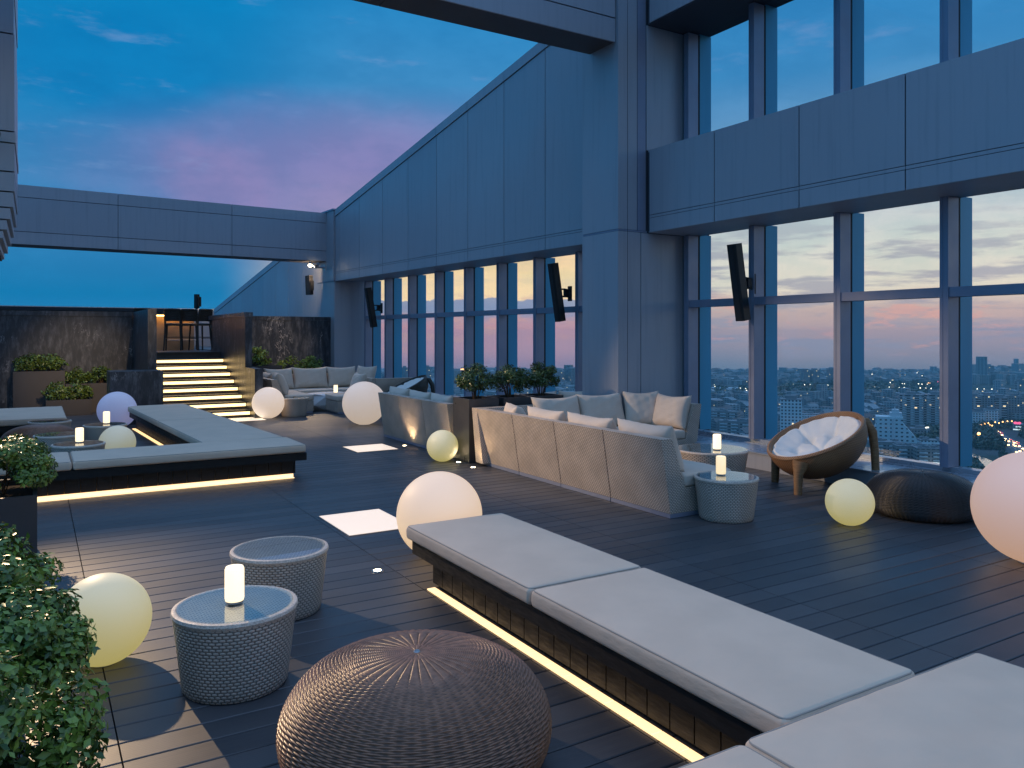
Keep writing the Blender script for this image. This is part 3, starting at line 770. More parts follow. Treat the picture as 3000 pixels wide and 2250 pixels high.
def candle(loc, label, mat='candle', s=1.0):
    t = thing('candle_lamp', label, 'candle lamp', loc, 0, 'white cylinder candle lamps')
    h = 0.185*s; r = 0.048*s
    b = MB(); b.lathe([(0.001, 0.012), (r*0.93, 0.012), (r, 0.024), (r, h-0.012), (r*0.9, h), (r*0.72, h-0.002), (r*0.68, h-0.02), (0.001, h-0.022)], 32); b.build('glass_shade', M[mat], t)
    b = MB(); b.lathe([(0.001, 0.001), (r*0.88, 0.001), (r*0.9, 0.011), (0.001, 0.011)], 32); b.build('base', M['steel'], t)
ZT = 0.4155
candle((0.885, 4.225, ZT), 'lit candle lamp on the nearest wicker table')
x, y = ground(233, 1296, 0.415); candle((x, y, ZT), 'lit candle lamp behind the left front bench')
x, y = ground(312, 1241, 0.415); candle((x, y, ZT), 'lit candle lamp in front of the blue globe')
candle((6.97, 6.78, 0.4205), 'lit candle lamp on the large round wicker table by the windows')
candle((5.78, 5.57, ZT), 'softer yellow candle lamp on the table at the near sofa end', 'candle_dim')

# ------------------------------------------------------------------ poufs with a real weave
def pouf_mesh(name, R, Hh, mat, ribs=35, rows=112, ku=6, kv=4):
    nu = ribs*2*ku; nv = rows*kv
    th = np.arange(nu)/nu*2*PI
    t = np.linspace(0.012, 1.0, nv+1)
    prof = []
    # profile from the top centre outwards and down
    P0 = [(0.0, Hh), (0.25*R, Hh*0.985), (0.55*R, Hh*0.93), (0.80*R, Hh*0.80), (0.95*R, Hh*0.60), (1.0*R, Hh*0.40), (0.97*R, Hh*0.20), (0.86*R, Hh*0.05), (0.74*R, 0.0)]
    # Catmull-Rom resample
    pts = []
    Q = [P0[0]]+P0+[P0[-1]]
    for i in range(1, len(Q)-2):
        for k in range(30):
            u = k/30.0; a, b_, c, d = [np.array(Q[i+j-1]) for j in range(4)]
            pts.append(0.5*((2*b_)+(-a+c)*u+(2*a-5*b_+4*c-d)*u*u+(-a+3*b_-3*c+d)*u**3))
    pts = np.array(pts); L = np.concatenate([[0], np.cumsum(np.linalg.norm(np.diff(pts, axis=0), axis=1))])
    s = t*L[-1]; pr = np.interp(s, L, pts[:, 0]); pz = np.interp(s, L, pts[:, 1])
    dr = np.gradient(pr); dz = np.gradient(pz); ln = np.hypot(dr, dz); nr, nz = -dz/ln*-1, dr/ln*-1
    nr, nz = dz/ln*-1, dr/ln   # outward normal of the curve
    row = np.arange(nv+1)/kv; ri = np.floor(row); fr = row-ri
    U, V = np.meshgrid(th, np.arange(nv+1)); V = V.astype(int)
    body = np.sin(np.clip(fr[V], 0.0, 1)*PI)**0.8
    R_ = pr[V]/R; crown = (R_ < 0.40) & (pz[V] > Hh*0.7); wq = np.clip((R_-0.40)/0.20, 0, 1)*(pz[V] > Hh*0.7)+1.0*(pz[V] <= Hh*0.7)
    # crown: broad aligned ribs wound with strands; sides: over and under on alternate rows
    nrib = np.where(R_ < 0.13, 17.5, 35.0)
    a1 = np.abs(np.cos(U*nrib/2))**0.45
    a2 = 0.5+0.5*np.cos(U*ribs+np.where(ri[V] % 2 == 0, 0, PI))
    arch = a1*(1-wq)+a2*wq
    amp = 0.0080*np.clip(R_*2.5, 0.3, 1.0)
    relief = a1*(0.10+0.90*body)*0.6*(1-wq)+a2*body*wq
    disp = amp*((0.55*a1+0.5*body*a1)*(1-wq)+(a2*body+0.2*body)*wq)-0.004
    X = (pr[V]+nr[V]*disp)*np.cos(U); Y = (pr[V]+nr[V]*disp)*np.sin(U); Z = np.maximum(pz[V]+nz[V]*disp, 0.003)
    verts = np.stack([X, Y, Z], -1).reshape(-1, 3)
    i, j = np.meshgrid(np.arange(nv), np.arange(nu), indexing='ij'); j2 = (j+1) % nu
    faces = np.stack([i*nu+j, (i+1)*nu+j, (i+1)*nu+j2, i*nu+j2], -1).reshape(-1, 4)
    me = bpy.data.meshes.new(name); me.vertices.add(len(verts)); me.vertices.foreach_set('co', verts.ravel())
    me.loops.add(faces.size); me.loops.foreach_set('vertex_index', faces.ravel().astype(np.int32))
    me.polygons.add(len(faces)); me.polygons.foreach_set('loop_start', np.arange(0, faces.size, 4, dtype=np.int32))
    me.polygons.foreach_set('use_smooth', np.ones(len(faces), dtype=bool)); me.update(); me.validate()
    at = me.attributes.new('relief', 'FLOAT', 'POINT'); at.data.foreach_set('value', np.clip(relief.reshape(-1), 0, 1).astype(np.float32))
    me.materials.append(mat); return me
pm = pouf_mesh('woven_pouf', 0.56, 0.475, M['strand_brown'])
p1 = thing('wicker_pouf', 'big brown woven rattan pouf in the foreground', 'pouf', (1.37, 3.03, 0), 0.3, 'round woven poufs'); link('woven_shell', pm, p1)
b = MB(); b.lathe([(0.001, 0.474), (0.012, 0.476), (0.016, 0.470)], 16); b.build('centre_button', M['steel'], p1)
p2 = thing('wicker_pouf', 'brown woven pouf among the wicker tables of the left group', 'pouf', (*ground(118, 1330), 0), 1.3, 'round woven poufs'); o = link('woven_shell', pm, p2); o.scale = (0.95, 0.95, 0.93)
pm2 = pm.copy(); pm2.materials.clear(); pm2.materials.append(M['strand_black'])
p3 = thing('wicker_pouf', 'black woven pouf by the window beside the egg chair', 'pouf', (7.62, 4.63, 0), 0.8, 'round woven poufs'); o = link('woven_shell', pm2, p3); o.scale = (0.95, 0.95, 0.90)

# ------------------------------------------------------------------ wicker sofas (module: outer back at x=0, seat towards +x, y along)
SH = 0.78
def module_mesh(w):
    b = MB(); b.prism([(0.0, 0.045), (0.84, 0.045), (0.84, 0.285), (0.20, 0.285), (0.02, SH), (-0.115, SH)][::-1], 'y', 0.007, w-0.007)
    return b.mesh('sofa_module', M['wicker'], smooth=False)
def plinth_mesh(w):
    b = MB(); b.box(-0.004, 0.82, 0.006, w-0.006, 0.004, 0.044); return b.mesh('plinth', M['frame'], smooth=False)
def seat_mesh(w, seed=0):
    me = soft_box(0.66, w-0.02, 0.13, 0.03, 0.012, 7, seed); me.materials.append(M['cushion']); return me
MODS = {}
def sofa_run(t, origin, rz, n, w, seats=True, start=0):
    """n modules along the local y axis from origin, turned by rz"""
    key = round(w, 3)
    if key not in MODS: MODS[key] = (module_mesh(w), plinth_mesh(w), seat_mesh(w))
    mm, pmesh, sm = MODS[key]; R = Matrix.Rotation(rz, 4, 'Z')
    for k in range(n):
        p = Vector(origin)+R @ Vector((0, k*w, 0))
        o = link('seat_unit', mm, t, p, (0, 0, rz)); link('plinth', pmesh, o)
        if seats: link('seat_cushion', sm, o, (0.52, w/2, 0.352))
PILLOWS = {}
def pillow(x, y, z, face, tilt, W=0.62, Hh=0.46, T=0.24, label='', seed=0, roll=0.0):
    """face: direction (deg) the front looks at; tilt: leaning back"""
    Hh += 0.05; key = (round(W, 2), round(Hh, 2), seed % 4)
    if key not in PILLOWS: PILLOWS[key] = pillow_mesh(W, Hh, T, seed)
    o = link('scatter_cushion', PILLOWS[key], None, (x, y, z))
    o.rotation_euler = (Matrix.Rotation(rad(face)-PI/2, 3, 'Z') @ Matrix.Rotation(rad(tilt), 3, 'X') @ Matrix.Rotation(rad(roll), 3, 'Y')).to_euler()
    return tag(o, label, 'cushion', 'beige cushions on the wicker sofas')

# front sofa group (A)
SA = thing('wicker_sofa', 'front U shaped grey wicker sofa with beige cushions, its long back towards the deck', 'sofa', (0, 0, 0), 0, 'grey wicker sofas')
sofa_run(SA, (5.30, 5.76, 0), 0, 4, 0.935)
sofa_run(SA, (6.16, 9.52, 0), -PI/2, 2, 0.98)
b = MB(); b.prism([(9.52, 0.045), (9.32, 0.045), (9.50, SH), (9.635, SH)], 'x', 5.19, 6.155); b.build('corner_back', M['wicker'], SA, smooth=False)
sofa_run(SA, (8.24, 9.33, 0), PI, 1, 0.90)
zc = 0.415
pillow(5.57, 6.28, zc, 0, 20, 0.86, 0.46, label='long beige cushion at the near end of the front sofa back', seed=1)
pillow(5.55, 7.20, zc, 0, 19, 0.86, 0.45, label='second beige cushion along the front sofa long back', seed=2)
pillow(5.55, 8.08, zc, 0, 21, 0.80, 0.46, label='third beige cushion along the front sofa long back', seed=3)
pillow(5.60, 8.98, zc, -20, 18, 0.70, 0.42, label='beige cushion sunk in the far left corner of the front sofa', seed=4)
pillow(6.42, 9.26, zc, -90, 17, 0.82, 0.47, label='left beige cushion on the front sofa side by the planters', seed=5)
pillow(7.22, 9.27, zc, -90, 17, 0.84, 0.48, label='middle beige cushion on the front sofa side by the planters', seed=6)
pillow(7.83, 9.10, zc, -112, 17, 0.58, 0.50, label='beige cushion in the window corner of the front sofa', seed=7)
pillow(7.98, 8.74, zc, 190, 18, 0.62, 0.47, label='creased beige cushion at the window end of the front sofa', seed=8)

# middle sofa group (B)
SB = thing('wicker_sofa', 'middle grey wicker sofa, warm light on its back behind the small yellow globe', 'sofa', (0, 0, 0), 0, 'grey wicker sofas')
sofa_run(SB, (5.26, 10.32, 0), 0, 3, 0.90)
sofa_run(SB, (8.0, 10.30, 0), PI/2, 2, 0.93)
pillow(5.52, 12.55, zc, 0, 20, 0.82, 0.46, label='beige cushion at the far end of the middle sofa', seed=9)
pillow(5.52, 11.70, zc, 0, 20, 0.82, 0.45, label='beige cushion in the middle of the middle sofa', seed=10)
pillow(5.52, 10.92, zc, 0, 20, 0.72, 0.45, label='beige cushion near the planter end of the middle sofa', seed=11)
pillow(5.72, 10.58, zc, 60, 16, 0.55, 0.42, label='small dark shaded cushion in the planter corner of the middle sofa', seed=12)
pillow(6.72, 10.52, zc, 90, 18, 0.80, 0.46, label='beige cushion showing just right of the third tall shrub', seed=13)
pillow(7.55, 10.52, zc, 90, 18, 0.80, 0.46, label='beige cushion half hidden behind the corner pillar', seed=14)

# far sofa group (C)
SCs = thing('wicker_sofa', 'far grey wicker sofa below the right stone wall with tall beige cushions', 'sofa', (0, 0, 0), 0, 'grey wicker sofas')
sofa_run(SCs, (4.62, 17.75, 0), 0, 2, 0.92)
sofa_run(SCs, (4.62, 20.10, 0), -PI/2, 3, 0.92)
pillow(4.92, 18.15, zc, -8, 22, 0.66, 0.50, label='upright beige cushion at the near end of the far sofa', seed=15)
pillow(4.90, 19.0, zc, 0, 20, 0.8, 0.46, label='beige cushion along the left back of the far sofa', seed=16)
pillow(5.25, 19.75, zc, -80, 18, 0.75, 0.52, label='beige cushion in the left corner of the far sofa', seed=17)
pillow(6.05, 19.85, zc, -90, 17, 0.92, 0.52, label='wide beige cushion in the middle of the far sofa', seed=18)
pillow(6.88, 19.85, zc, -90, 17, 0.80, 0.52, label='beige cushion right of the middle of the far sofa', seed=19)
pillow(7.28, 19.45, zc, -150, 18, 0.62, 0.55, label='warm lit beige cushion at the window end of the far sofa', seed=20)
SD = thing('wicker_sofa', 'far single wicker sofa piece turned away behind the large pinkish globe', 'sofa', (0, 0, 0), 0, 'grey wicker sofas')
sofa_run(SD, (6.65, 18.05, 0), PI, 1, 0.92)
sofa_run(SD, (7.62, 17.13, 0), PI/2, 1, 0.92)
pillow(6.36, 17.52, zc, 180, 18, 0.62, 0.46, label='dim blue cushion on the far single sofa piece', seed=21)

# white faceted table
wt = thing('faceted_table', 'white faceted low table in the far sofa group', 'table', (6.0, 18.35, 0), 0.2)
b = MB(); n = 6; rp = [(0.30, 0.0), (0.46, 0.14), (0.44, 0.36), (0.42, 0.40)]
vs = []; fs = []
for i, (r, z) in enumerate(rp):
    for k in range(n): a = 2*PI*(k+0.5*(i % 2))/n; vs.append((r*math.cos(a)*1.25, r*math.sin(a), z+0.002))
for i in range(len(rp)-1):
    for k in range(n):
        a, c = i*n+k, i*n+(k+1) % n; d, e = a+n, c+n
        if i % 2 == 0: fs += [(a, c, d), (c, e, d)]
        else: fs += [(a, c, e), (a, e, d)]
fs.append(tuple(range((len(rp)-1)*n, len(rp)*n))); fs.append(tuple(range(n-1, -1, -1)))
b.add(vs, fs); b.build('faceted_body', M['white_plastic'], wt, smooth=False)
candle((6.13, 18.2, 0.404), 'lit candle lamp on the white faceted table')

# ------------------------------------------------------------------ egg shaped lounge chairs
def make_chair(label, loc, rz, wmat, tuft=M['white_cloth']):
    """bowl opens towards local -x and up"""
    t = thing('bowl_chair', label, 'lounge chair', loc, rz, 'round wicker bowl chairs')
    R, D, tilt = 0.57, 0.46, rad(26)
    out = [(0.001, -D)]+[(R*math.sin(a), -D*math.cos(a)**1.0+0.0) for a in [rad(q) for q in range(8, 90, 8)]]+[(R, 0.0), (R+0.008, 0.02), (R-0.002, 0.038), (R-0.025, 0.042), (R-0.042, 0.02)]
    inn = [((R-0.042)*math.sin(a), 0.02-(D-0.05)*math.cos(a)) for a in [rad(q) for q in range(82, 4, -10)]]
    b = MB(); b.lathe(out+inn+[(0.001, -D+0.08)], 72)
    bowl = b.build('wicker_bowl', wmat, t, (0, 0, 0.60)); bowl.rotation_euler = (0, -tilt, 0.26)
    # tufted cushion
    PADS = [(0, 0)]+[(0.52*math.cos(0.3+k*PI/3), 0.52*math.sin(0.3+k*PI/3)) for k in range(6)]
    nu, nv = 144, 40; mb = MB()
    for i in range(nv+1):
        q = i/nv; r = 0.525*q
        for k in range(nu):
            a = 2*PI*k/nu
            base = 0.03-(D-0.12)*math.sqrt(max(0, 1-(q*0.97)**2))
            x_, y_ = q*math.cos(a), q*math.sin(a); z = base+0.165*(1-0.30*q**6)
            for bx_, by_ in PADS:
                z -= 0.075*math.exp(-((x_-bx_)**2+(y_-by_)**2)/0.012)
            k6 = round((a-0.3)/(PI/3)); da = (a-0.3-k6*PI/3)*q
            z -= (0.030*math.exp(-(da/0.045)**2))*(min(1, q/0.25))
            z -= 0.012*math.exp(-((q-0.52)/0.05)**2)
            z += 0.004*math.sin(19*a+3*q)*q**2
            if q > 0.93: z -= (q-0.93)*1.1
            mb.v.append((r*math.cos(a), r*math.sin(a), z))
    for i in range(nv):
        for k in range(nu):
            k2 = (k+1) % nu; mb.f.append((i*nu+k, i*nu+k2, (i+1)*nu+k2, (i+1)*nu+k)); mb.mi.append(0)
    c = mb.build('tufted_cushion', tuft, t, (0, 0, 0.60), ang=80); c.rotation_euler = (0, -tilt, 0.26)
    lm = M['leg'] if wmat is M['wicker_brown'] else wmat
    for (fx, fy, pts, rr) in ((0, 0, [(-0.30, -0.36, 0.36), (-0.34, -0.38, 0.22), (-0.345, -0.385, 0.0)], [0.10, 0.052, 0.044]),
                              (0, 0, [(-0.30, 0.36, 0.36), (-0.34, 0.38, 0.22), (-0.345, 0.385, 0.0)], [0.10, 0.052, 0.044]),
                              (0, 0, [(0.46, -0.02, 0.80), (0.57, -0.05, 0.785), (0.64, -0.06, 0.66), (0.665, -0.06, 0.45), (0.685, -0.06, 0.0)], [0.035, 0.05, 0.052, 0.046, 0.042])):
        b = MB(); b.tube(pts, rr, 14); b.build('leg', lm, t)
    return t
chair_rz = math.atan2(-RT[1], -RT[0])+PI   # opens towards the left of the photograph
make_chair('brown wicker bowl chair with a white tufted cushion by the right windows', (7.82, 6.05, 0), math.atan2(RT[1], RT[0]), M['wicker_brown'])
make_chair('dark far bowl chair with a pale cushion behind the large pinkish globe', (7.05, 16.3, 0), math.atan2(RT[1], RT[0])+0.1, M['wicker_dark'])

# ------------------------------------------------------------------ planters and shrubs
def planter(x0, x1, y0, y1, h, mat, label, rim=0.03):
    t = thing('planter', label, 'planter', ((x0+x1)/2, (y0+y1)/2, 0)); hx, hy = (x1-x0)/2, (y1-y0)/2
    b = MB(); b.box(-hx, hx, -hy, -hy+rim, 0.002, h); b.box(-hx, hx, hy-rim, hy, 0.002, h)
    b.box(-hx, -hx+rim, -hy+rim, hy-rim, 0.002, h); b.box(hx-rim, hx, -hy+rim, hy-rim, 0.002, h); b.build('box', M[mat], t, smooth=False)
    b = MB(); b.box(-hx+rim, hx-rim, -hy+rim, hy-rim, h-0.2, h-0.045); b.build('soil', M['soil'], t, smooth=False)
    return t
def shrub_mesh(rx, ry, rz, n, leaf, seed, clumps=26, flat=0.0, name='foliage'):
    r = np.random.default_rng(seed)
    th = r.uniform(0, 2*PI, clumps); cz = r.uniform(-0.75, 1, clumps); rr = r.uniform(0.35, 0.98, clumps)**0.6
    s = np.sqrt(1-cz**2); ctr = np.stack([rr*s*np.cos(th), rr*s*np.sin(th), rr*cz], -1)
    if flat > 0:   # a clipped, boxier habit
        ctr[:, :2] = np.sign(ctr[:, :2])*np.abs(ctr[:, :2])**(1-flat)
    ci = r.integers(0, clumps, n)
    d = r.normal(size=(n, 3)); d /= np.linalg.norm(d, axis=1)[:, None]
    p = ctr[ci]+d*(0.30*r.uniform(0.3, 1, n)**0.5)[:, None]
    pos = p*np.array([rx, ry, rz])
    nrm = d*0.7+p*0.5+r.normal(size=(n, 3))*0.45+np.array([0, 0, 0.35]); nrm /= np.linalg.norm(nrm, axis=1)[:, None]
    ax = np.cross(nrm, r.normal(size=(n, 3))); ax /= np.linalg.norm(ax, axis=1)[:, None]
    # leaves point outwards
    ax = ax*0.8+(d*0.8+p*0.4)*0.6; ax -= nrm*(ax*nrm).sum(1)[:, None]; ax /= np.linalg.norm(ax, axis=1)[:, None]
    bx = np.cross(nrm, ax); L = leaf*r.uniform(0.6, 1.3, n)[:, None]; W = L*0.28
    v0 = pos; v1 = pos+ax*L*0.5+bx*W+nrm*L*0.06; v2 = pos+ax*L; v3 = pos+ax*L*0.5-bx*W+nrm*L*0.06; vm = pos+ax*L*0.5-nrm*L*0.03
    V = np.stack([v0, v1, v2, v3, vm], 1).reshape(-1, 3)
    k = np.arange(n)*5
    Fc = np.concatenate([np.stack([k, k+1, k+4], -1), np.stack([k+1, k+2, k+4], -1), np.stack([k+2, k+3, k+4], -1), np.stack([k+3, k, k+4], -1)])
    me = bpy.data.meshes.new(name); me.vertices.add(len(V)); me.vertices.foreach_set('co', V.ravel())
    me.loops.add(Fc.size); me.loops.foreach_set('vertex_index', Fc.ravel().astype(np.int32))
    me.polygons.add(len(Fc)); me.polygons.foreach_set('loop_start', np.arange(0, Fc.size, 3, dtype=np.int32)); me.update(); me.validate()
    return me
def stems(parent, h, spread, n, seed):
    rr = random.Random(seed); b = MB()
    for k in range(n):
        a = rr.uniform(0, 6.28); q = rr.uniform(0.3, 1)*spread
        b.tube([(0.02*math.cos(a), 0.02*math.sin(a), -0.03), (0.4*q*math.cos(a), 0.4*q*math.sin(a), h*0.5), (q*math.cos(a+0.3), q*math.sin(a+0.3), h)], [0.010, 0.007, 0.004], 6)
    b.build('stem', M['bark'], parent)
SHR = {}
def shrub(x, y, z, label, rx, ry, rz, n, leaf, seed, mat='leaf', cen=None, clumps=26, flat=0.0, group=None):
    t = thing('shrub', label, 'shrub', (x, y, z), 0, group)
    me = shrub_mesh(rx, ry, rz, n, leaf, seed, clumps, flat); me.materials.append(M[mat])
    link('foliage', me, t, (0, 0, cen if cen is not None else rz*1.05))
    stems(t, (cen if cen is not None else rz), rx*0.7, 8, seed)
    return t
# three tall charcoal planters between the sofas
TG = 'clipped shrubs in the tall charcoal planters'
for k, (x0, lab, pl_) in enumerate(((5.18, 'bushy shrub in the nearest tall charcoal planter', 'tall charcoal planter nearest the deck between two sofas'),
                                    (5.74, 'bushy shrub in the middle tall charcoal planter', 'tall charcoal planter in the middle of the row of three'),
                                    (6.30, 'bushy shrub in the tall charcoal planter next to the windows', 'tall charcoal planter of the row nearest the windows'))):
    planter(x0, x0+0.48, 9.70, 10.19, 0.89, 'planter_grey', pl_)
    shrub(x0+0.24, 9.95, 0.845, lab, 0.27, 0.26, 0.21, 3600, 0.036, 30+k, 'leaf_mid', cen=0.285, clumps=34, group=TG)
# stepped taupe planters at the left stone wall
planter(-0.40, 0.60, 20.55, 20.98, 0.97, 'planter_brown', 'tallest taupe planter of the stepped group')
planter(0.61, 1.62, 20.50, 20.96, 0.67, 'planter_brown', 'middle height taupe planter next to the stone block')
planter(0.22, 1.10, 19.95, 20.45, 0.35, 'planter_brown', 'lowest taupe planter in front of the other two')
SG = 'shrubs in the stepped taupe planters'
for (x, y, z, lab, sd) in ((-0.10, 20.75, 0.93, 'left shrub in the tallest taupe planter', 41), (0.33, 20.75, 0.93, 'right shrub in the tallest taupe planter', 42),
                           (0.84, 20.72, 0.63, 'left shrub in the middle height taupe planter', 43), (1.34, 20.72, 0.63, 'right shrub in the middle height taupe planter', 44),
                           (0.45, 20.2, 0.31, 'left shrub in the lowest taupe planter', 45), (0.84, 20.2, 0.31, 'right shrub in the lowest taupe planter', 46)):
    shrub(x, y, z, lab, 0.29, 0.22, 0.19, 1000, 0.062, sd, 'leaf_far', cen=0.21, clumps=22, group=SG)
# right stone wall
planter(4.75, 5.75, 21.5, 22.0, 0.95, 'planter_brown', 'taupe planter behind the far sofa beside the stairs')
shrub(5.12, 21.75, 0.91, 'dark shrub in the taupe planter behind the far sofa', 0.46, 0.25, 0.26, 1800, 0.065, 51, 'leaf', cen=0.26, clumps=24)
planter(5.80, 7.1, 21.9, 22.4, 0.55, 'planter_brown', 'low taupe planter hidden behind the far sofa cushions')
shrub(6.10, 22.1, 0.51, 'left low shrub peeping above the far sofa cushions', 0.40, 0.22, 0.36, 1500, 0.065, 52, 'leaf', cen=0.30, clumps=22)
shrub(6.72, 22.1, 0.51, 'right low shrub peeping above the far sofa cushions', 0.36, 0.22, 0.34, 1500, 0.065, 53, 'leaf', cen=0.30, clumps=22)
# row at the left edge, close to the camera
planter(-0.62, 0.02, 6.85, 7.75, 0.60, 'planter_grey', 'charcoal planter box at the left edge in front of the left bench')
shrub(-0.22, 7.28, 0.56, 'boxy clipped shrub in the charcoal planter at the left edge', 0.33, 0.40, 0.19, 12500, 0.034, 61, 'leaf', cen=0.21, clumps=40, flat=0.35)
planter(-0.66, -0.06, 3.55, 4.55, 0.48, 'planter_grey', 'charcoal planter hidden under the middle leafy shrub')
shrub(-0.30, 4.12, 0.44, 'light topped leafy shrub at the left edge, above the darker one touching the yellow globe', 0.34, 0.42, 0.26, 12500, 0.034, 62, 'leaf', cen=0.27, clumps=40)
shrub(-0.16, 3.62, 0.40, 'dark leafy shrub just left of the yellow globe', 0.32, 0.32, 0.25, 11000, 0.034, 64, 'leaf', cen=0.16, clumps=36)
planter(-0.66, -0.04, 2.0, 3.2, 0.36, 'planter_grey', 'charcoal planter hidden under the nearest leafy shrub')
shrub(-0.20, 2.78, 0.30, 'nearest glossy shrub in the lower left corner', 0.32, 0.36, 0.27, 12500, 0.034, 63, 'leaf', cen=0.30, clumps=40)

# ------------------------------------------------------------------ loudspeakers
def speaker(loc, rz, label, h, w, d, lean, arm, boxy=False):
    """cabinet looks towards local -x, bracket goes to +x"""
    t = thing('loudspeaker', label, 'loudspeaker', loc, rz)
    b = MB()
    if boxy: b.prism([(-d/2, -w/2), (d/2, -w*0.35), (d/2, w*0.35), (-d/2, w/2)], 'z', -h/2, h/2)
    else: b.prism([(-d/2, -w*0.36), (-d*0.36, -w/2), (d/2, -w*0.42), (d/2, w*0.42), (-d*0.36, w/2), (-d/2, w*0.36)], 'z', -h/2, h/2)
    c = b.build('cabinet', M['black'], t, smooth=False); c.rotation_euler = (0, -lean, 0)
    g = MB(); g.box(-d/2-0.006, -d/2-0.001, -w*0.33, w*0.33, -h*0.48, h*0.48); gg = g.build('grille', M['gasket'], c, smooth=False)
    a = MB()
    a.tube([(d*0.45, 0, 0.06), (arm*0.6, 0.02, 0.07), (arm, 0, 0.05)], 0.016, 8); a.tube([(d*0.45, 0, -0.10), (arm*0.55, -0.03, -0.06), (arm, 0, -0.10)], 0.016, 8)
    a.box(arm*0.55, arm*0.8, -0.03, 0.03, -0.09, 0.07); a.box(arm-0.03, arm, -0.05, 0.05, -0.16, 0.13); a.build('bracket', M['black'], t)
    return t
speaker((8.60, 7.95, 2.54), 0, 'slim black column loudspeaker leaning in front of the right windows', 1.10, 0.17, 0.16, rad(9.5), 0.30)
def lwp(s, off): v = LW @ Vector((off, s, 0)); return v.x, v.y
x, y = lwp(1.28, 0.42); speaker((x, y, 2.60), TH, 'slim black column loudspeaker on a curved bracket left of the corner pillar', 1.12, 0.17, 0.16, rad(9.5), 0.34)
x, y = lwp(9.85, 0.40); speaker((x, y, 2.55), TH, 'small looking black column loudspeaker at the far end of the left windows', 1.12, 0.17, 0.16, rad(9.5), 0.34)
speaker((7.12, 23.55, 3.28), rad(-75), 'black wedge loudspeaker high on the wall under the far spotlights', 0.58, 0.17, 0.2, rad(4), 0.16, True)
x, y = ground(575, 893, 2.72) if False else (4.15, 25.0)
sp = speaker((x, y, 2.78), rad(-60), 'slim black loudspeaker on the roof edge above the bar', 0.42, 0.11, 0.14, 0, 0.14)
b = MB(); b.box(-0.02, 0.02, -0.02, 0.02, PZ-2.78, -0.2); b.build('pole', M['black'], sp)

# ------------------------------------------------------------------ the city far below
ZG = -115.0
def citymat(name, wall, win, wu=3.4, wv=3.1, du=0.55, dv=0.5, lit=0.985, band=False, random_col=False):
    m, nt, b = base_mat(name)
    tc = nt.new('ShaderNodeTexCoord').outputs['Object']; g = nt.new('ShaderNodeNewGeometry')
    sx = nt.new('ShaderNodeSeparateXYZ'); nt.l.new(tc, sx.inputs[0]); x, y, z = sx.outputs
    sn = nt.new('ShaderNodeSeparateXYZ'); nt.l.new(g.outputs['Normal'], sn.inputs[0])
    side = nt.m('LESS_THAN', nt.m('ABSOLUTE', sn.outputs[2]), 0.5)
    u = nt.m('DIVIDE', nt.m('ADD', x, y), wu); v = nt.m('DIVIDE', z, wv)
    fu, fv = nt.m('FRACT', u), nt.m('FRACT', v)
    iu = nt.m('LESS_THAN', nt.m('ABSOLUTE', nt.m('SUBTRACT', fu, 0.5)), du/2) if not band else nt.m('LESS_THAN', nt.m('ABSOLUTE', nt.m('SUBTRACT', nt.m('FRACT', nt.m('MULTIPLY', u, 0.31)), 0.5)), 0.36)
    iv = nt.m('LESS_THAN', nt.m('ABSOLUTE', nt.m('SUBTRACT', fv, 0.55)), dv/2)
    w = nt.m('MULTIPLY', nt.m('MULTIPLY', iu, iv), side)
    cb = nt.new('ShaderNodeCombineXYZ'); nt.l.new(nt.m('FLOOR', u), cb.inputs[0]); nt.l.new(nt.m('FLOOR', v), cb.inputs[1])
    nt.l.new(nt.m('FLOOR', nt.m('MULTIPLY', nt.m('SUBTRACT', x, y), 0.08)), cb.inputs[2])
    wn = nt.new('ShaderNodeTexWhiteNoise'); nt.l.new(cb.outputs[0], wn.inputs['Vector'])
    wc = wall
    if random_col:
        isl = g.outputs['Random Per Island']
        wc = nt.ramp(isl, [(0.0, (0.17, 0.21, 0.23, 1)), (0.25, (0.36, 0.44, 0.47, 1)), (0.5, (0.20, 0.20, 0.21, 1)), (0.75, (0.28, 0.35, 0.38, 1)), (1.0, (0.14, 0.155, 0.16, 1))])
        roof = nt.ramp(nt.m('FRACT', nt.m('MULTIPLY', isl, 7.3)), [(0.0, (0.12, 0.14, 0.15, 1)), (0.4, (0.13, 0.09, 0.085, 1)), (0.6, (0.30, 0.36, 0.39, 1)), (1.0, (0.08, 0.10, 0.105, 1))])
        wc = nt.mix(side, roof, wc)
    col = nt.mix(w, wc, win); nt.l.new(col, b.inputs['Base Color']); b.inputs['Roughness'].default_value = 0.6
    nt.l.new(nt.mix(w, (0.6, 0.6, 0.6, 1), (0.2, 0.2, 0.2, 1)), b.inputs['Roughness'])
    on = nt.m('MULTIPLY', w, nt.m('GREATER_THAN', wn.outputs['Value'], lit))
    b.inputs['Emission Color'].default_value = lin(255, 225, 170); nt.l.new(nt.m('MULTIPLY', on, 1.6), b.inputs['Emission Strength'])
    m.cycles.emission_sampling = 'NONE'
    return m
M['c_white'] = citymat('white_tower_wall', (0.52, 0.66, 0.70, 1), (0.03, 0.045, 0.07, 1), 3.1, 3.0, 0.5, 0.5, 0.985)
M['c_zig'] = citymat('stepped_block_wall', (0.50, 0.66, 0.70, 1), (0.035, 0.05, 0.07, 1), 5.2, 4.3, 0.42, 0.38, 0.99)
M['c_band'] = citymat('balcony_wall', (0.36, 0.38, 0.39, 1), (0.03, 0.03, 0.04, 1), 3.0, 3.0, 0.6, 0.52, 0.985, True)
M['c_terr'] = citymat('terrace_wall', (0.26, 0.25, 0.245, 1), (0.04, 0.045, 0.06, 1), 4.2, 3.2, 0.62, 0.45, 0.985)
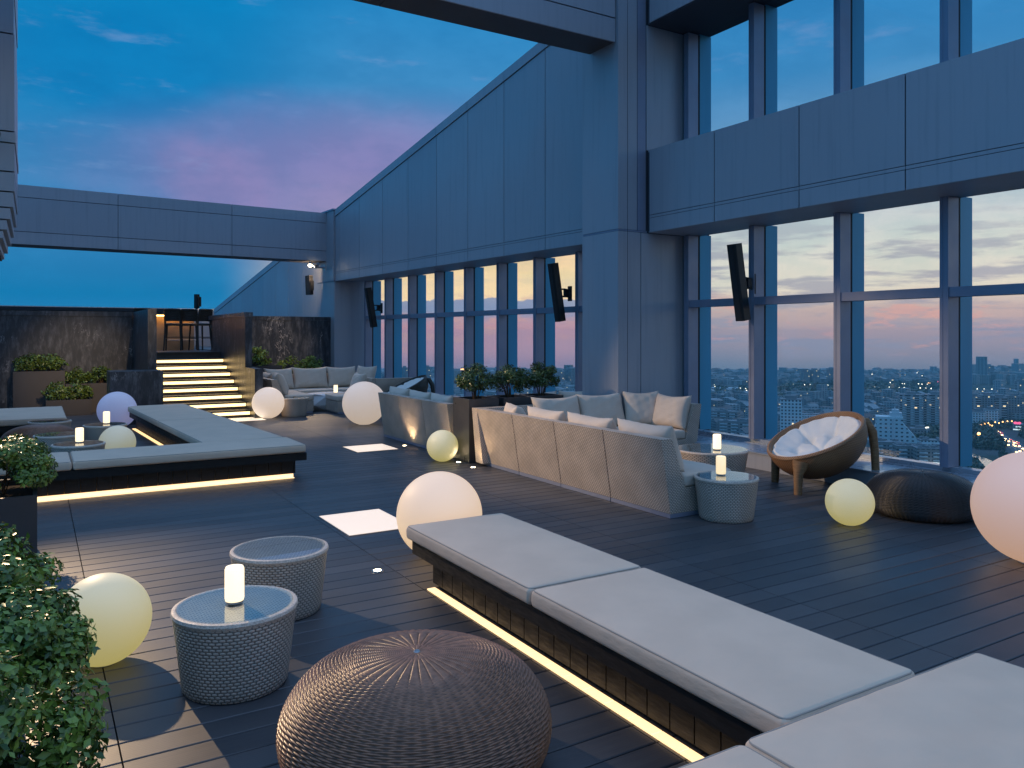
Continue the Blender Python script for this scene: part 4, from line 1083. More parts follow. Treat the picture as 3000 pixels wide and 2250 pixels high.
M['c_grey'] = citymat('grey_tower_wall', (0.22, 0.25, 0.27, 1), (0.05, 0.06, 0.08, 1), 3.2, 3.0, 0.5, 0.5, 0.985)
M['c_mix'] = citymat('town_walls', (0.4, 0.4, 0.4, 1), (0.04, 0.05, 0.07, 1), 3.3, 3.1, 0.5, 0.45, 0.986, False, True)
M['roofcap'] = simple('roof_concrete', (0.20, 0.23, 0.25, 1), 0.8)
M['roofwhite'] = simple('white_sheet_roof', (0.50, 0.60, 0.64, 1), 0.5)
def glow(name, col, s):
    m = emitter(name, lin(*col), s); m.cycles.emission_sampling = 'NONE'; return m
M['g_white'] = glow('street_light', (255, 244, 214), 4.0); M['g_amber'] = glow('amber_light', (255, 176, 90), 6.0); M['g_red'] = glow('red_sign', (255, 40, 90), 1.6)
M['g_sign'] = glow('lit_sign', (225, 245, 240), 1.1); M['g_head'] = glow('headlight', (255, 205, 140), 9.0); M['g_tail'] = glow('tail_light', (255, 60, 60), 4.0)

def city_ground():
    m, nt, b = base_mat('city_ground')
    p = nt.new('ShaderNodeNewGeometry').outputs['Position']
    n1 = nt.noise(p, 0.004, 6.0, 0.6); n2 = nt.noise(p, 0.05, 4.0, 0.6)
    c = nt.mix(nt.step(n1, 0.42, 0.58), (0.025, 0.045, 0.03, 1), (0.06, 0.07, 0.075, 1))
    c = nt.mix(nt.step(n2, 0.55, 0.7), c, (0.10, 0.11, 0.115, 1))
    nt.l.new(c, b.inputs['Base Color']); b.inputs['Roughness'].default_value = 0.9
    return m
b = MB(); b.add([(2650*math.cos(2*PI*k/96), 2650*math.sin(2*PI*k/96), ZG) for k in range(96)], [tuple(range(96))]); tag(b.build('ground', city_ground(), smooth=False), kind='structure')
# the tower that carries the terrace
tw = thing('tower_shaft', 'tower below the terrace, out of sight under the deck', 'building', (0, 0, 0))
b = MB(); b.box(-9.3, 9.0, -1.4, 34.2, ZG, -0.42); b.build('shaft', M['panel'], tw, smooth=False)

def camyaw(px): return -YAW-math.atan((px-CX)/F_PX)    # rotation that turns local -y towards the terrace
def tower(px0, px1, ytop, ybase, mat, name, label, depth=18.0, turn=0.0, cat='building', crown=None, z0=ZG):
    """box block with its foot at the ground seen at ybase"""
    gx, gy = ground((px0+px1)/2, ybase, ZG); d = FW[0]*gx+FW[1]*gy
    w = (px1-px0)*d/F_PX; h = (ybase-ytop)*d/F_PX
    t = thing(name, label, cat, (gx, gy, ZG), camyaw((px0+px1)/2)+turn)
    b = MB(); b.box(-w/2, w/2, 0, depth, 0, h); b.build('walls', M[mat], t, smooth=False)
    b = MB(); b.box(-w/2-0.3, w/2+0.3, -0.3, depth+0.3, h+0.01, h+0.8)
    if crown: b.box(-w*crown/2, w*crown/2, depth*0.25, depth*0.75, h+0.81, h+4.0)
    b.build('roof', M['roofcap'], t, smooth=False)
    return t, w, h, d
t, w, h, d = tower(2287, 2348, 1172, 1352, 'c_white', 'apartment_tower', 'white tower with a grid of small windows behind the bowl chair', 14, 0.0, crown=0.5)
for (a, c, yt, yb, lab) in ((2640, 2703, 1158, 1246, 'left banded apartment tower behind the stepped white building'), (2711, 2776, 1158, 1246, 'right banded apartment tower next to the last window post')):
    t, w, h, d = tower(a, c, yt, yb, 'c_band', 'apartment_tower', lab, 20, 0.12, crown=0.4)
    b = MB(); n = int(h/3)
    for k in range(n):
        for q in (-0.40, -0.06, 0.30): b.box(q*w, q*w+w*0.17, -1.4, -0.02, 3*k+1.1, 3*k+2.0)
    b.build('balcony', M['roofwhite'], t, smooth=False)
# stepped white building
gx, gy = ground(2619, 1296, ZG); d = FW[0]*gx+FW[1]*gy; k_ = d/F_PX
zg = thing('stepped_building', 'white pyramid shaped building with sloping wings and a stepped top', 'building', (gx, gy, ZG), camyaw(2619)+0.05)
b = MB()
b.prism([(-70*k_, 0), (72*k_, 0), (24*k_, 56*k_), (24*k_, 74*k_), (-48*k_, 74*k_), (-48*k_, 48*k_)][::-1], 'y', 0, 22); b.build('walls', M['c_zig'], zg, smooth=False)
b = MB(); b.box(-10*k_, 22*k_, 3, 18, 74*k_+0.01, 86*k_); b.box(-4*k_, 14*k_, 5, 15, 86*k_+0.01, 95*k_); b.box(2*k_, 5*k_, 8, 10, 95*k_+.01, 100*k_); b.build('stepped_top', M['roofwhite'], zg, smooth=False)
b = MB(); b.box(-6*k_, 0, -1.2, -0.02, 0, 70*k_); b.build('stair_shaft', M['roofwhite'], zg, smooth=False)
# terrace rows in front of it
for k, (a, c, yt, yb, tn, lab) in enumerate(((2556, 2640, 1297, 1352, 0.30, 'long brown terrace block left of the stepped row'), (2630, 2705, 1309, 1366, 0.30, 'long brown terrace block in the middle of the row below the white stepped building'),
                                   (2690, 2765, 1316, 1376, 0.30, 'long brown terrace block at the window post'), (2700, 2775, 1292, 1335, 0.25, 'pale terrace block just behind the brown row'), (2080, 2160, 1206, 1262, -0.3, 'dark terrace block by the first right window'), (2105, 2203, 1236, 1300, -0.2, 'stacked terrace houses low in the first right window'),
                                   (2352, 2440, 1215, 1262, 0.2, 'pale mid rise block right of the white tower'))):
    t, w, h, d = tower(a, c, yt, yb, 'c_terr' if k not in (3, 6) else 'c_white', 'terrace_block', lab, 13, tn)
    b = MB(); n = max(2, int(h/3.2)); m_ = max(2, int(w/9))
    for i in range(n):
        for j in range(m_): b.box(-w/2+(j+0.15)*w/m_, -w/2+(j+0.75)*w/m_, -1.3, -0.02, 3.2*i+1.0, 3.2*i+2.0)
    b.build('balcony', M['roofwhite'], t, smooth=False)
    b = MB(); rr = random.Random(k)
    for j in range(9): q = rr.uniform(-0.47, 0.42)*w; y = rr.uniform(1, 9); b.box(q, q+rr.uniform(2, 5), y, y+rr.uniform(2, 4), h+0.82, h+rr.uniform(1.6, 3.4))
    b.build('rooftop_sheds', M['roofcap'], t, smooth=False)
# right hand slabs
for a, c, yt, yb, mt, lab in ((2838, 2872, 1163, 1240, 'c_band', 'banded slab tower at the last window fin'), (2874, 2912, 1160, 1240, 'c_grey', 'grey slab tower in the last window'), (2914, 2948, 1166, 1240, 'c_band', 'pale banded slab tower right of the grey slab'),
                         (2950, 2992, 1162, 1238, 'c_grey', 'wide grey slab near the right edge above the road'), (2994, 3040, 1155, 1238, 'c_grey', 'grey slab cut by the right edge'), (2848, 2884, 1208, 1252, 'c_white', 'lower white block in front of the slabs'), (2886, 2924, 1202, 1252, 'c_white', 'second lower white block in front of the slabs'),
                         (2672, 2722, 1258, 1284, 'c_grey', 'small grey block at the foot of the banded towers'), (2975, 2990, 1118, 1165, 'c_band', 'distant pale tower above the grey slabs')):
    tower(a, c, yt, yb, mt, 'slab_block', lab, 16, 0.1, crown=0.5)
# far towers
for a, c, yt, yb, lab in ((2355, 2372, 1086, 1132, 'left of three far dark towers on the skyline'), (2380, 2401, 1085, 1132, 'middle of three far dark towers on the skyline'), (2431, 2452, 1082, 1130, 'right of three far dark towers beside the window post'),
                          (2883, 2911, 1072, 1118, 'far square tower with a crane on the right skyline'), (1662, 1694, 1083, 1140, 'far stepped tower seen beside the corner pillar'), (1634, 1652, 1090, 1140, 'far pale block left of the tower by the corner pillar'), (1248, 1262, 1076, 1130, 'far tower seen through the left windows'), (1186, 1194, 1078, 1130, 'thin far tower seen through the second left window')):
    tower(a, c, yt, yb, 'c_grey', 'far_tower', lab, 24, 0.3, crown=0.6)
gx, gy = ground(2898, 1118, ZG); 
# the town: too many small houses to count, one mass
def sprawl():
    mb = MB(); r = random.Random(11); n = 0
    def free(px, py):
        if 1128 < py < 1164 and px > 1900: return False          # green belt
        if px > 2826 and py > 1240: return False                 # road, trees, river
        if 2480 < px < 2830 and py > 1262: return False
        if 2660 < px < 2830 and py > 1240: return False
        return True
    while n < 4600:
        d = math.sqrt(r.uniform(430**2, 2450**2)); px = r.uniform(1080, 3120)
        py = CY+(EYE-ZG)*F_PX/d
        if not free(px, py): continue
        x, y = ground(px, py, ZG); far = d > 1500
        w, l = r.uniform(8, 22)*(1.3 if far else 1), r.uniform(8, 20)*(1.3 if far else 1)
        h = r.uniform(6, 16) if not far else r.uniform(5, 14)*(1.0 if d < 2000 else 0.7)
        if r.random() < (0.03 if far else 0.03): h = r.uniform(18, 34) if d < 1900 else r.uniform(10, 22)
        if px > 2780 and d > 1800: h *= 1.9
        if 1620 < px < 1720 and d > 1300: h *= 1.4
        a = r.choice((0.2, 0.2, 0.55, -0.3))+r.uniform(-0.1, 0.1)
        c, s = math.cos(a), math.sin(a)
        v = [(x+px_*c-py_*s, y+px_*s+py_*c, z) for z in (ZG, ZG+h) for px_, py_ in ((-w/2, -l/2), (w/2, -l/2), (w/2, l/2), (-w/2, l/2))]
        f = [(4, 5, 6, 7), (0, 1, 5, 4), (1, 2, 6, 5), (2, 3, 7, 6), (3, 0, 4, 7)]
        if r.random() < 0.35 and h < 16:      # pitched roof
            v[4:] = v[4:]; o = len(v)
            m1 = tuple((v[4][i]+v[7][i])/2 for i in range(2))+(ZG+h+w*0.22,); m2 = tuple((v[5][i]+v[6][i])/2 for i in range(2))+(ZG+h+w*0.22,)
            v += [m1, m2]; f = f[1:]+[(4, 5, 9, 8), (6, 7, 8, 9), (7, 4, 8), (5, 6, 9)]
        mb.add(v, f); n += 1
    o = mb.build('town_houses', M['c_mix'], smooth=False); tag(o, 'hazy sprawl of small houses and flats far below the windows', 'city', kind='stuff')
sprawl()
# long pale roofs
for a, c, py, lab in ((2360, 2420, 1168, 'long white shed roof right of the white tower'), (2600, 2660, 1174, 'long white shed roof before the banded towers'), (2090, 2180, 1150, 'long pale shed roof in the first right window')):
    x0, y0 = ground(a, py, ZG); x1, y1 = ground(c, py, ZG); L = math.hypot(x1-x0, y1-y0)
    t = thing('shed', lab, 'shed', ((x0+x1)/2, (y0+y1)/2, ZG), math.atan2(y1-y0, x1-x0))
    b = MB(); b.box(-L/2, L/2, 0, 28, 0, 6.5); b.build('walls', M['roofcap'], t, smooth=False)
    b = MB(); b.prism([(-0.5, 6.51), (28.5, 6.51), (14, 10.0)], 'x', -L/2-0.5, L/2+0.5); b.build('roof', M['roofwhite'], t, smooth=False)

# trees: the belt behind the houses and the wood along the river
def wood(name, pts, leaf, per, r0, label):
    V = []; Fq = []
    r = np.random.default_rng(5)
    for (x, y, rad_, h) in pts:
        d = r.normal(size=(per, 3)); d /= np.linalg.norm(d, axis=1)[:, None]; d[:, 2] = np.abs(d[:, 2])*1.0
        p = d*r.uniform(0.7, 1.05, per)[:, None]*np.array([rad_, rad_, h])+np.array([x, y, ZG+h*0.15])
        n_ = d+r.normal(size=(per, 3))*0.5; n_ /= np.linalg.norm(n_, axis=1)[:, None]
        ax = np.cross(n_, r.normal(size=(per, 3))); ax /= np.linalg.norm(ax, axis=1)[:, None]; bx = np.cross(n_, ax)
        L = leaf*r.uniform(0.6, 1.3, per)[:, None]
        q = np.stack([p-ax*L, p+bx*L*0.6, p+ax*L, p-bx*L*0.6], 1).reshape(-1, 3); o = sum(len(a) for a in V)
        V.append(q); k = np.arange(per)*4+o; Fq.append(np.stack([k, k+1, k+2, k+3], -1))
    V = np.concatenate(V); Fq = np.concatenate(Fq)
    me = bpy.data.meshes.new(name); me.from_pydata(V.tolist(), [], Fq.tolist()); me.materials.append(M['tree_leaf'])
    return tag(link(name, me), label, 'trees', kind='stuff')
r = random.Random(3); pts = []
for k in range(420):
    px = r.uniform(1960, 2840); py = r.uniform(1130, 1163) if px > 2300 else r.uniform(1146, 1175)
    x, y = ground(px, py, ZG); pts.append((x, y, r.uniform(9, 17), r.uniform(7, 13)))
wood('tree_belt', pts, 4.2, 26, 1, 'dark belt of trees crossing the city behind the houses')
pts = []
for k in range(190):
    px = r.uniform(2838, 2940); py = r.uniform(1256, 1345)
    if px > 2900+(py-1256)*0.75-6: continue
    if py > 1318 and px < 2935: continue
    x, y = ground(px, py, ZG); pts.append((x, y, r.uniform(4, 8), r.uniform(6, 10)))
for k in range(40):
    px = r.uniform(2846, 2880); py = r.uniform(1362, 1420); x, y = ground(px, py, ZG)
    if px < 2846+(py-1340)*0.5: pts.append((x, y, r.uniform(4, 6), r.uniform(6, 9)))
for k in range(60):
    px = r.uniform(2840, 3050); py = r.uniform(1243, 1258); x, y = ground(px, py, ZG); pts.append((x, y, r.uniform(4, 7), r.uniform(5, 8)))
for k in range(70):
    px = r.uniform(2680, 2790); py = r.uniform(1262, 1296); x, y = ground(px, py, ZG); pts.append((x, y, r.uniform(4, 7), r.uniform(5, 8)))
for k in range(40):
    px = r.uniform(2560, 2700); py = r.uniform(1352, 1378); x, y = ground(px, py, ZG); pts.append((x, y, r.uniform(3, 5), r.uniform(4, 7)))
for k in range(40):
    px = r.uniform(2970, 3080); py = r.uniform(1262, 1300); x, y = ground(px, py, ZG)
    if px > 2985+(py-1262)*0.6: pts.append((x, y, r.uniform(4, 7), r.uniform(5, 8)))
wood('riverside_trees', pts, 2.0, 60, 1, 'dark trees along the river and the busy road')

# river and road
def strip(name, pix, mat, dz, kind='structure'):
    v = [(*ground(px, py, ZG), ZG+dz) for px, py in pix]; b = MB(); n = len(v)//2
    b.add(v, [(i, i+1, n+i+1, n+i) for i in range(n-1)]); return tag(b.build(name, mat, smooth=False), kind=kind)
water = simple('river_water', (0.03, 0.05, 0.06, 1), 0.12, 0, 0.6, 0, 1, 0.12, 0.25)
strip('river', [(2800, 1318), (2850, 1326), (2905, 1350), (2960, 1378), (3060, 1420), (2800, 1338), (2850, 1352), (2880, 1376), (2905, 1410), (2960, 1470)], water, 0.05)
asphalt = simple('road_asphalt', (0.09, 0.09, 0.10, 1), 0.6, 0, 0.4, 0.1, 0.05)
ROADL = [(2888, 1258), (2915, 1278), (2948, 1306), (2985, 1340), (3040, 1390)]; ROADR = [(2912, 1256), (2952, 1277), (3000, 1304), (3058, 1337), (3130, 1380)]
strip('road', ROADL+ROADR, asphalt, 0.12)
mark = simple('lane_paint', (0.7, 0.7, 0.68, 1), 0.6)
for q in (0.25, 0.5, 0.75):
    A = [(l[0]+(r_[0]-l[0])*q, l[1]+(r_[1]-l[1])*q) for l, r_ in zip(ROADL, ROADR)]; Bq = [(x_+1.0, y_) for x_, y_ in A]
    strip('lane_marking', A+Bq, mark, 0.16)
def car_mesh():
    b = MB(); b.prism([(-2.2, 0.3), (2.2, 0.3), (2.2, 0.8), (1.2, 0.95), (0.6, 1.45), (-1.2, 1.45), (-1.8, 0.95), (-2.2, 0.9)], 'y', -0.9, 0.9, 0)
    for sx in (-1.3, 1.3):
        for sy in (-0.8, 0.8): b.tube([(sx, sy-0.1, 0.32), (sx, sy+0.1, 0.32)], 0.32, 8, 1)
    for sy in (-0.6, 0.6): b.sphere((2.3, sy, 0.75), 0.55, 8, 5, 2)
    for sy in (-0.6, 0.6): b.sphere((-2.3, sy, 0.8), 0.28, 8, 5, 3)
    return b.mesh('car', [simple('car_paint', (0.25, 0.26, 0.28, 1), 0.3), M['black'], M['g_head'], M['g_tail']], smooth=False)
cm = car_mesh(); rr = random.Random(21)
for k in range(46):
    f = rr.random()*3.2; i = int(f); fr = f-i; q = rr.choice((0.12, 0.3, 0.42, 0.6, 0.72, 0.88))
    l = [ROADL[i][j]+(ROADL[i+1][j]-ROADL[i][j])*fr for j in (0, 1)]; r_ = [ROADR[i][j]+(ROADR[i+1][j]-ROADR[i][j])*fr for j in (0, 1)]
    px, py = l[0]+(r_[0]-l[0])*q, l[1]+(r_[1]-l[1])*q; x, y = ground(px, py, ZG); x2, y2 = ground(px+10*(ROADL[i+1][0]-ROADL[i][0])/40, py+10*(ROADL[i+1][1]-ROADL[i][1])/40, ZG)
    o = link('car', cm, None, (x, y, ZG+0.17)); o.rotation_euler = (0, 0, math.atan2(y2-y, x2-x)+(0 if q < 0.62 else PI))
    tag(o, 'tiny car with glowing lights on the busy road far below', 'car', 'cars on the road below')
# street lamps
def lamp_mesh(mat, s=1.0):
    b = MB(); b.tube([(0, 0, 0), (0, 0, 9)], [0.16, 0.1], 6, 0); b.tube([(0, 0, 9), (1.2, 0, 9.3)], 0.1, 6, 0); b.sphere((1.2, 0, 9.2), 0.9*s, 8, 6, 1)
    return b.mesh('street_lamp', [M['steel'], M[mat]])
lmW, lmA = lamp_mesh('g_white', 1.15), lamp_mesh('g_amber', 0.9)
rr = random.Random(8)
def lamps(lst, me, label, group):
    for px, py in lst:
        o = link('street_lamp', me, None, (*ground(px, py, ZG), ZG)); tag(o, label, 'street lamp', group)
lamps([(2305+17*k, 1139+0.3*k) for k in range(9)]+[(2547, 1146), (2561, 1146), (2575, 1147), (2604, 1148), (2618, 1148), (2634, 1149), (2648, 1149), (2695, 1150), (2711, 1151), (2727, 1152), (2862, 1153), (2882, 1154), (2905, 1154), (2930, 1155)], lmW, 'white street lamp in the long row along the tree belt', 'street lamps along the tree belt')
lamps([(2607+7*k, 1133+0.7*k) for k in range(8)]+[(2690, 1137), (2700, 1138), (2716, 1138)], lmW, 'white street lamp in the upper farther row', 'street lamps in the farther row')
lamps([(2092, 1140), (2094, 1146), (2132, 1154), (2134, 1160), (2184, 1152), (2186, 1158), (2168, 1151)], lmW, 'white street lamp seen in the first right window', 'street lamps in the first right window')
lamps([(2894, 1262), (2898, 1268), (2884, 1264), (2914, 1259), (2925, 1262), (2936, 1258), (2950, 1256), (2905, 1270), (2963, 1256), (2872, 1268), (2975, 1262)], lmA, 'amber street lamp by the busy road', 'amber lamps by the road')
gx, gy = ground(2866, 1300, ZG)
lamps([(2866, 1296)], lamp_mesh('g_amber', 1.9), 'single bright amber lamp among the riverside trees', None)
lamps([(rr.uniform(1140, 2990), rr.uniform(1095, 1128)) for k in range(60)], lamp_mesh('g_white', 1.15), 'tiny white light scattered over the far city', 'far city lights')
lamps([(rr.uniform(1120, 1690), rr.uniform(1120, 1170)) for k in range(40)], lamp_mesh('g_white', 0.8), 'tiny white light low behind the left windows', 'city lights behind the left windows')
ml = thing('mast_light', 'tall white light mast among dark trees right of the stepped building', 'light mast', (*ground(2716, 1288, ZG), ZG))
b = MB(); b.tube([(0, 0, 0), (0, 0, 13)], [0.35, 0.22], 8); b.build('mast', M['roofwhite'], ml)
b = MB(); b.box(-2.6, 2.6, -0.5, 0.5, 13, 13.9); b.build('lamp_head', M['g_white'], ml)
# signs
def sign(px0, px1, y0, y1, yb, mat, label, name='lit_sign'):
    gx, gy = ground((px0+px1)/2, yb, ZG); d = FW[0]*gx+FW[1]*gy; k = d/F_PX
    t = thing(name, label, 'sign', (gx, gy, ZG), camyaw((px0+px1)/2))
    b = MB(); b.box(-(px1-px0)/2*k, (px1-px0)/2*k, -0.3, 0, (yb-y1)*k, (yb-y0)*k); b.build('lit_face', M[mat], t, smooth=False)
    b = MB(); b.box(-0.3, 0.3, 0.01, 0.5, 0, (yb-y1)*k+0.2); b.build('post', M['steel'], t, smooth=False); return t
sign(2722, 2764, 1355, 1372, 1382, 'g_sign', 'white lit roof sign at the bottom of the window beside the post')
sign(2739, 2749, 1265, 1269, 1280, 'g_red', 'small red lit sign near the light mast')
sign(2718, 2728, 1121, 1124, 1132, 'g_amber', 'small yellow lit sign on the skyline')
sign(2744, 2752, 1117, 1123, 1132, 'g_red', 'small red lit sign on the skyline beside the post')
sign(1350, 1362, 1080, 1084, 1110, 'g_amber', 'orange lit sign on the skyline left of the shrubs')
mall = thing('shopping_centre', 'grey building with lit shop fronts and a red roof sign at the right edge', 'building', (*ground(2996, 1266, ZG), ZG), camyaw(2990))
k = 0.40
b = MB(); b.box(-10, 22, 0, 16, 0, 9.0); b.build('walls', M['c_grey'], mall, smooth=False)
b = MB(); b.box(-9.5, 21.5, -0.2, -0.02, 2.0, 3.4); b.box(-7, 20, -0.2, -0.02, 5.4, 6.6); b.build('lit_front', M['g_sign'], mall, smooth=False)
b = MB(); b.prism([(-8.5, 9.2), (-2.5, 9.2), (-1.2, 11.0), (-3.0, 12.2), (-5.2, 11.4), (-7.4, 12.2), (-9.4, 11.0)], 'y', -0.4, 0); b.build('red_sign', M['g_red'], mall, smooth=False)

# low hills on the horizon
hm = simple('hill_green', (0.05, 0.07, 0.06, 1), 0.9)
def hills():
    b = MB(); n = 120; top = []; bot = []
    for i in range(n+1):
        a = rad(-12+80*i/n); X, Y = 2480*math.cos(a), 2480*math.sin(a)
        h = 2+4*abs(math.sin(i*0.13))*abs(math.sin(i*0.041+1))+1.0*math.sin(i*0.7)
        bot.append((X, Y, ZG)); top.append((X*1.03, Y*1.03, ZG+h))
    v = bot+top+[(x*1.08, y*1.08, ZG) for x, y, z in bot]; m = n+1
    b.add(v, [(i, i+1, m+i+1, m+i) for i in range(n)]+[(m+i, m+i+1, 2*m+i+1, 2*m+i) for i in range(n)]); tag(b.build('hills', hm), kind='structure')
hills()

# ------------------------------------------------------------------ air
hz = MB(); hz.lathe([(0.001, ZG-1.0), (2760, ZG-1.0), (2760, 16.0), (0.001, 16.0)], 96)
hm_ = bpy.data.materials.new('air'); hm_.use_nodes = True; nt = NT(hm_.node_tree); nt.n.clear()
pv = nt.new('ShaderNodeVolumePrincipled'); pv.inputs['Color'].default_value = (0.40, 0.86, 1.0, 1); pv.inputs['Density'].default_value = 1.6e-4
pv.inputs['Anisotropy'].default_value = 0.2
out = nt.new('ShaderNodeOutputMaterial'); nt.l.new(pv.outputs[0], out.inputs['Volume'])
hm_.cycles.homogeneous_volume = True
tag(hz.build('haze', hm_, smooth=False), kind='stuff')

# ------------------------------------------------------------------ sky and sun
world = bpy.data.worlds.new("World"); scene.world = world; world.use_nodes = True
nt = NT(world.node_tree); nt.n.clear()
out = nt.new('ShaderNodeOutputWorld'); bg = nt.new('ShaderNodeBackground'); nt.l.new(bg.outputs[0], out.inputs[0])
D = nt.new('ShaderNodeTexCoord').outputs['Generated']
nv = nt.new('ShaderNodeVectorMath', operation='NORMALIZE'); nt.l.new(D, nv.inputs[0]); D = nv.outputs[0]
def dot(v):
    n = nt.new('ShaderNodeVectorMath', operation='DOT_PRODUCT'); nt.l.new(D, n.inputs[0]); n.inputs[1].default_value = v; return n.outputs['Value']
E = dot((0, 0, 1)); RGT = dot((RT[0], RT[1], 0)); FWD = dot((FW[0], FW[1], 0))
warp = nt.noise(nt.mapping(D, scale=(1, 1, 1.8)), 3.2, 6.0, 0.55)
Ew = nt.m('ADD', E, nt.m('MULTIPLY', nt.m('SUBTRACT', warp, 0.5), 0.035))
def P(e): return (e+0.1)/1.1
e01 = nt.m('DIVIDE', nt.m('ADD', Ew, 0.1), 1.1, clamp=True)
ZEN = (0.34, 0.62, 1.15, 1)
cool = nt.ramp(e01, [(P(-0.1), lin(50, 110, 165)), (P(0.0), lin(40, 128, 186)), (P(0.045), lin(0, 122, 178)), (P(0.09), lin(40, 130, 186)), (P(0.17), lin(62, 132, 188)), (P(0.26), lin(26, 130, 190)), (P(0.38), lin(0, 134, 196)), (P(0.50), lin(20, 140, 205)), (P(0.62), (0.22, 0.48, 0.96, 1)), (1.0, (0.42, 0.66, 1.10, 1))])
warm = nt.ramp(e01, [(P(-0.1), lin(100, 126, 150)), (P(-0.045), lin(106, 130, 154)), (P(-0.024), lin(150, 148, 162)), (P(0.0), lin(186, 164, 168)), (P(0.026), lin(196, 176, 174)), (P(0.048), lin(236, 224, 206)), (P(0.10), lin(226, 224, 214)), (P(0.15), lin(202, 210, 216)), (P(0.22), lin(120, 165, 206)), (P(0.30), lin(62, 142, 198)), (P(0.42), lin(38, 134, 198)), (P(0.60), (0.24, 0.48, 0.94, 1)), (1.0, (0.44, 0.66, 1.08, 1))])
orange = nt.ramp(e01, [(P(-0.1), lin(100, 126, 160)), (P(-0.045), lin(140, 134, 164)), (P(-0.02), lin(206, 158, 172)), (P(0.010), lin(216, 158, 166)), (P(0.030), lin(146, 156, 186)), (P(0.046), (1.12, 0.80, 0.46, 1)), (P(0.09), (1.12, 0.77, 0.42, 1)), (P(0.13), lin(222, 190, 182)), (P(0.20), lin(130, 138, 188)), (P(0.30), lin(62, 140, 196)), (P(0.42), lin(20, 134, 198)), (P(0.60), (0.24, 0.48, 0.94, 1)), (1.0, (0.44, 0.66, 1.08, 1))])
ang = nt.m('ARCTAN2', RGT, FWD)
mw = nt.step(ang, -0.36, -0.16)
mr = nt.step(ang, 0.05, 0.24)
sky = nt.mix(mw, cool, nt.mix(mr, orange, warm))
# a pink bank left of centre
nn = nt.noise(D, 5.0, 6.0, 0.6)
du = nt.m('DIVIDE', nt.m('ADD', ang, 0.23), 0.27); dv = nt.m('DIVIDE', nt.m('SUBTRACT', E, 0.185), 0.085)
rr_ = nt.m('ADD', nt.m('ADD', nt.m('MULTIPLY', du, du), nt.m('MULTIPLY', dv, dv)), nt.m('MULTIPLY', nt.m('SUBTRACT', nn, 0.5), 1.6))
pink = nt.m('MULTIPLY', nt.step(rr_, 1.7, 0.0), 0.95)
sky = nt.mix(nt.m('MULTIPLY', pink, 0.8), sky, lin(136, 130, 184))
du2 = nt.m('DIVIDE', nt.m('ADD', ang, 0.36), 0.085); dv2 = nt.m('DIVIDE', nt.m('SUBTRACT', E, 0.175), 0.06)
r2 = nt.m('ADD', nt.m('ADD', nt.m('MULTIPLY', du2, du2), nt.m('MULTIPLY', dv2, dv2)), nt.m('MULTIPLY', nt.m('SUBTRACT', nn, 0.5), 2.6))
sky = nt.mix(nt.m('MULTIPLY', nt.step(r2, 1.0, 0.1), 0.35), sky, lin(158, 134, 182))
# a darker teal hollow at the upper left, and thin wisps
du3 = nt.m('DIVIDE', nt.m('ADD', ang, 0.46), 0.12); dv3 = nt.m('DIVIDE', nt.m('SUBTRACT', E, 0.29), 0.07)
r3 = nt.m('ADD', nt.m('ADD', nt.m('MULTIPLY', du3, du3), nt.m('MULTIPLY', dv3, dv3)), nt.m('MULTIPLY', nt.m('SUBTRACT', nn, 0.5), 2.0))
sky = nt.mix(nt.m('MULTIPLY', nt.step(r3, 1.0, 0.2), 0.6), sky, lin(0, 124, 188))
mot = nt.noise(nt.mapping(D, scale=(1.5, 1.5, 3.5)), 6.0, 6.0, 0.65)
sky = nt.mix(nt.m('MULTIPLY', nt.step(mot, 0.36, 0.62), nt.m('MULTIPLY', nt.step(E, 0.03, 0.08), nt.step(E, 0.62, 0.48))), sky, nt.mix(1.0, sky, (0.80, 0.90, 0.93, 1), 'MULTIPLY'))
wisp = nt.noise(nt.mapping(D, scale=(2.2, 2.2, 9.0), rot=(0.12, 0.1, 0)), 4.0, 7.0, 0.62)
wm = nt.m('MULTIPLY', nt.step(wisp, 0.56, 0.74), 0.35)
sky = nt.mix(nt.m('MULTIPLY', wm, nt.step(E, 0.10, 0.2)), sky, lin(128, 160, 208))
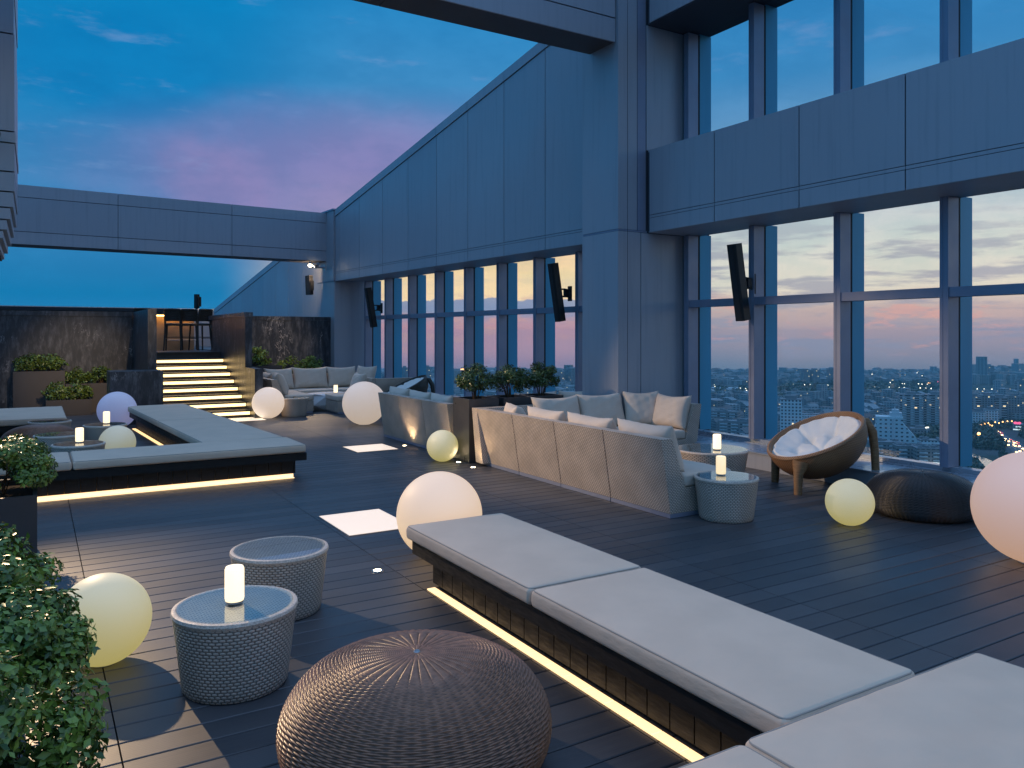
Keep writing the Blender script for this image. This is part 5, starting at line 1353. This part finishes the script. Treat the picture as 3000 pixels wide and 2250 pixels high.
# bands of cloud near the sunset horizon
lowm = nt.m('MULTIPLY', nt.m('MULTIPLY', mw, nt.step(ang, 0.08, 0.20, 0.15, 1.0)), nt.m('MULTIPLY', nt.step(E, -0.035, -0.015), nt.step(E, 0.17, 0.08)))
cl = nt.noise(nt.mapping(D, scale=(3.0, 3.0, 22.0)), 3.0, 7.0, 0.6)
cl2 = nt.noise(nt.mapping(D, scale=(4.0, 4.0, 18.0), loc=(3, 1, 2)), 4.0, 7.0, 0.65)
sky = nt.mix(nt.m('MULTIPLY', nt.m('MULTIPLY', nt.step(cl, 0.45, 0.60), lowm), 0.75), sky, lin(150, 156, 176))
pk = nt.m('MULTIPLY', nt.step(E, -0.03, -0.01), nt.step(E, 0.06, 0.03))
sky = nt.mix(nt.m('MULTIPLY', nt.m('MULTIPLY', nt.step(cl2, 0.50, 0.62), nt.m('MULTIPLY', pk, mw)), 0.75), sky, lin(220, 168, 162))
# a ragged grey cloud bank low behind the left wing
rag = nt.noise(nt.mapping(D, scale=(1, 1, 1.2)), 26.0, 6.0, 0.65)
edge = nt.m('ADD', E, nt.m('MULTIPLY', nt.m('SUBTRACT', rag, 0.5), 0.022))
bank = nt.m('MULTIPLY', nt.m('MULTIPLY', nt.step(edge, 0.0445, 0.0425), nt.step(E, 0.018, 0.034)), nt.m('MULTIPLY', mw, nt.step(ang, 0.20, 0.05)))
sky = nt.mix(nt.m('MULTIPLY', bank, 0.9), sky, lin(132, 150, 186))
ns = nt.new('ShaderNodeTexSky'); ns.sky_type = 'NISHITA'; ns.sun_disc = False; ns.sun_elevation = rad(1.5); ns.sun_rotation = rad(62)
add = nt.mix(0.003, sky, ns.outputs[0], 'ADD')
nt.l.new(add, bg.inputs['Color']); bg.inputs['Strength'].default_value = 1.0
world.cycles.sampling_method = 'MANUAL'; world.cycles.sample_map_resolution = 512

sd = bpy.data.lights.new('sun', 'SUN'); sd.energy = 0.06; sd.angle = rad(10); sd.color = (1.0, 0.72, 0.52)
so = bpy.data.objects.new('sun', sd); C.objects.link(so); so.rotation_euler = Vector((-math.sin(rad(62)), -math.cos(rad(62)), -0.05)).to_track_quat('-Z', 'Y').to_euler()

# ------------------------------------------------------------------ render settings
scene.view_settings.view_transform = 'Standard'; scene.view_settings.look = 'None'; scene.view_settings.exposure = 0.0; scene.view_settings.gamma = 1.0
scene.render.resolution_x = 1024; scene.render.resolution_y = 768
cy = scene.cycles
cy.max_bounces = 6; cy.diffuse_bounces = 3; cy.glossy_bounces = 3; cy.transmission_bounces = 4; cy.volume_bounces = 0; cy.transparent_max_bounces = 16
cy.sample_clamp_indirect = 4.0; cy.caustics_reflective = False; cy.caustics_refractive = False
cy.use_denoising = True
try: cy.denoiser = 'OPENIMAGEDENOISE'; cy.denoising_input_passes = 'RGB_ALBEDO_NORMAL'
except Exception: pass
cy.use_light_tree = True
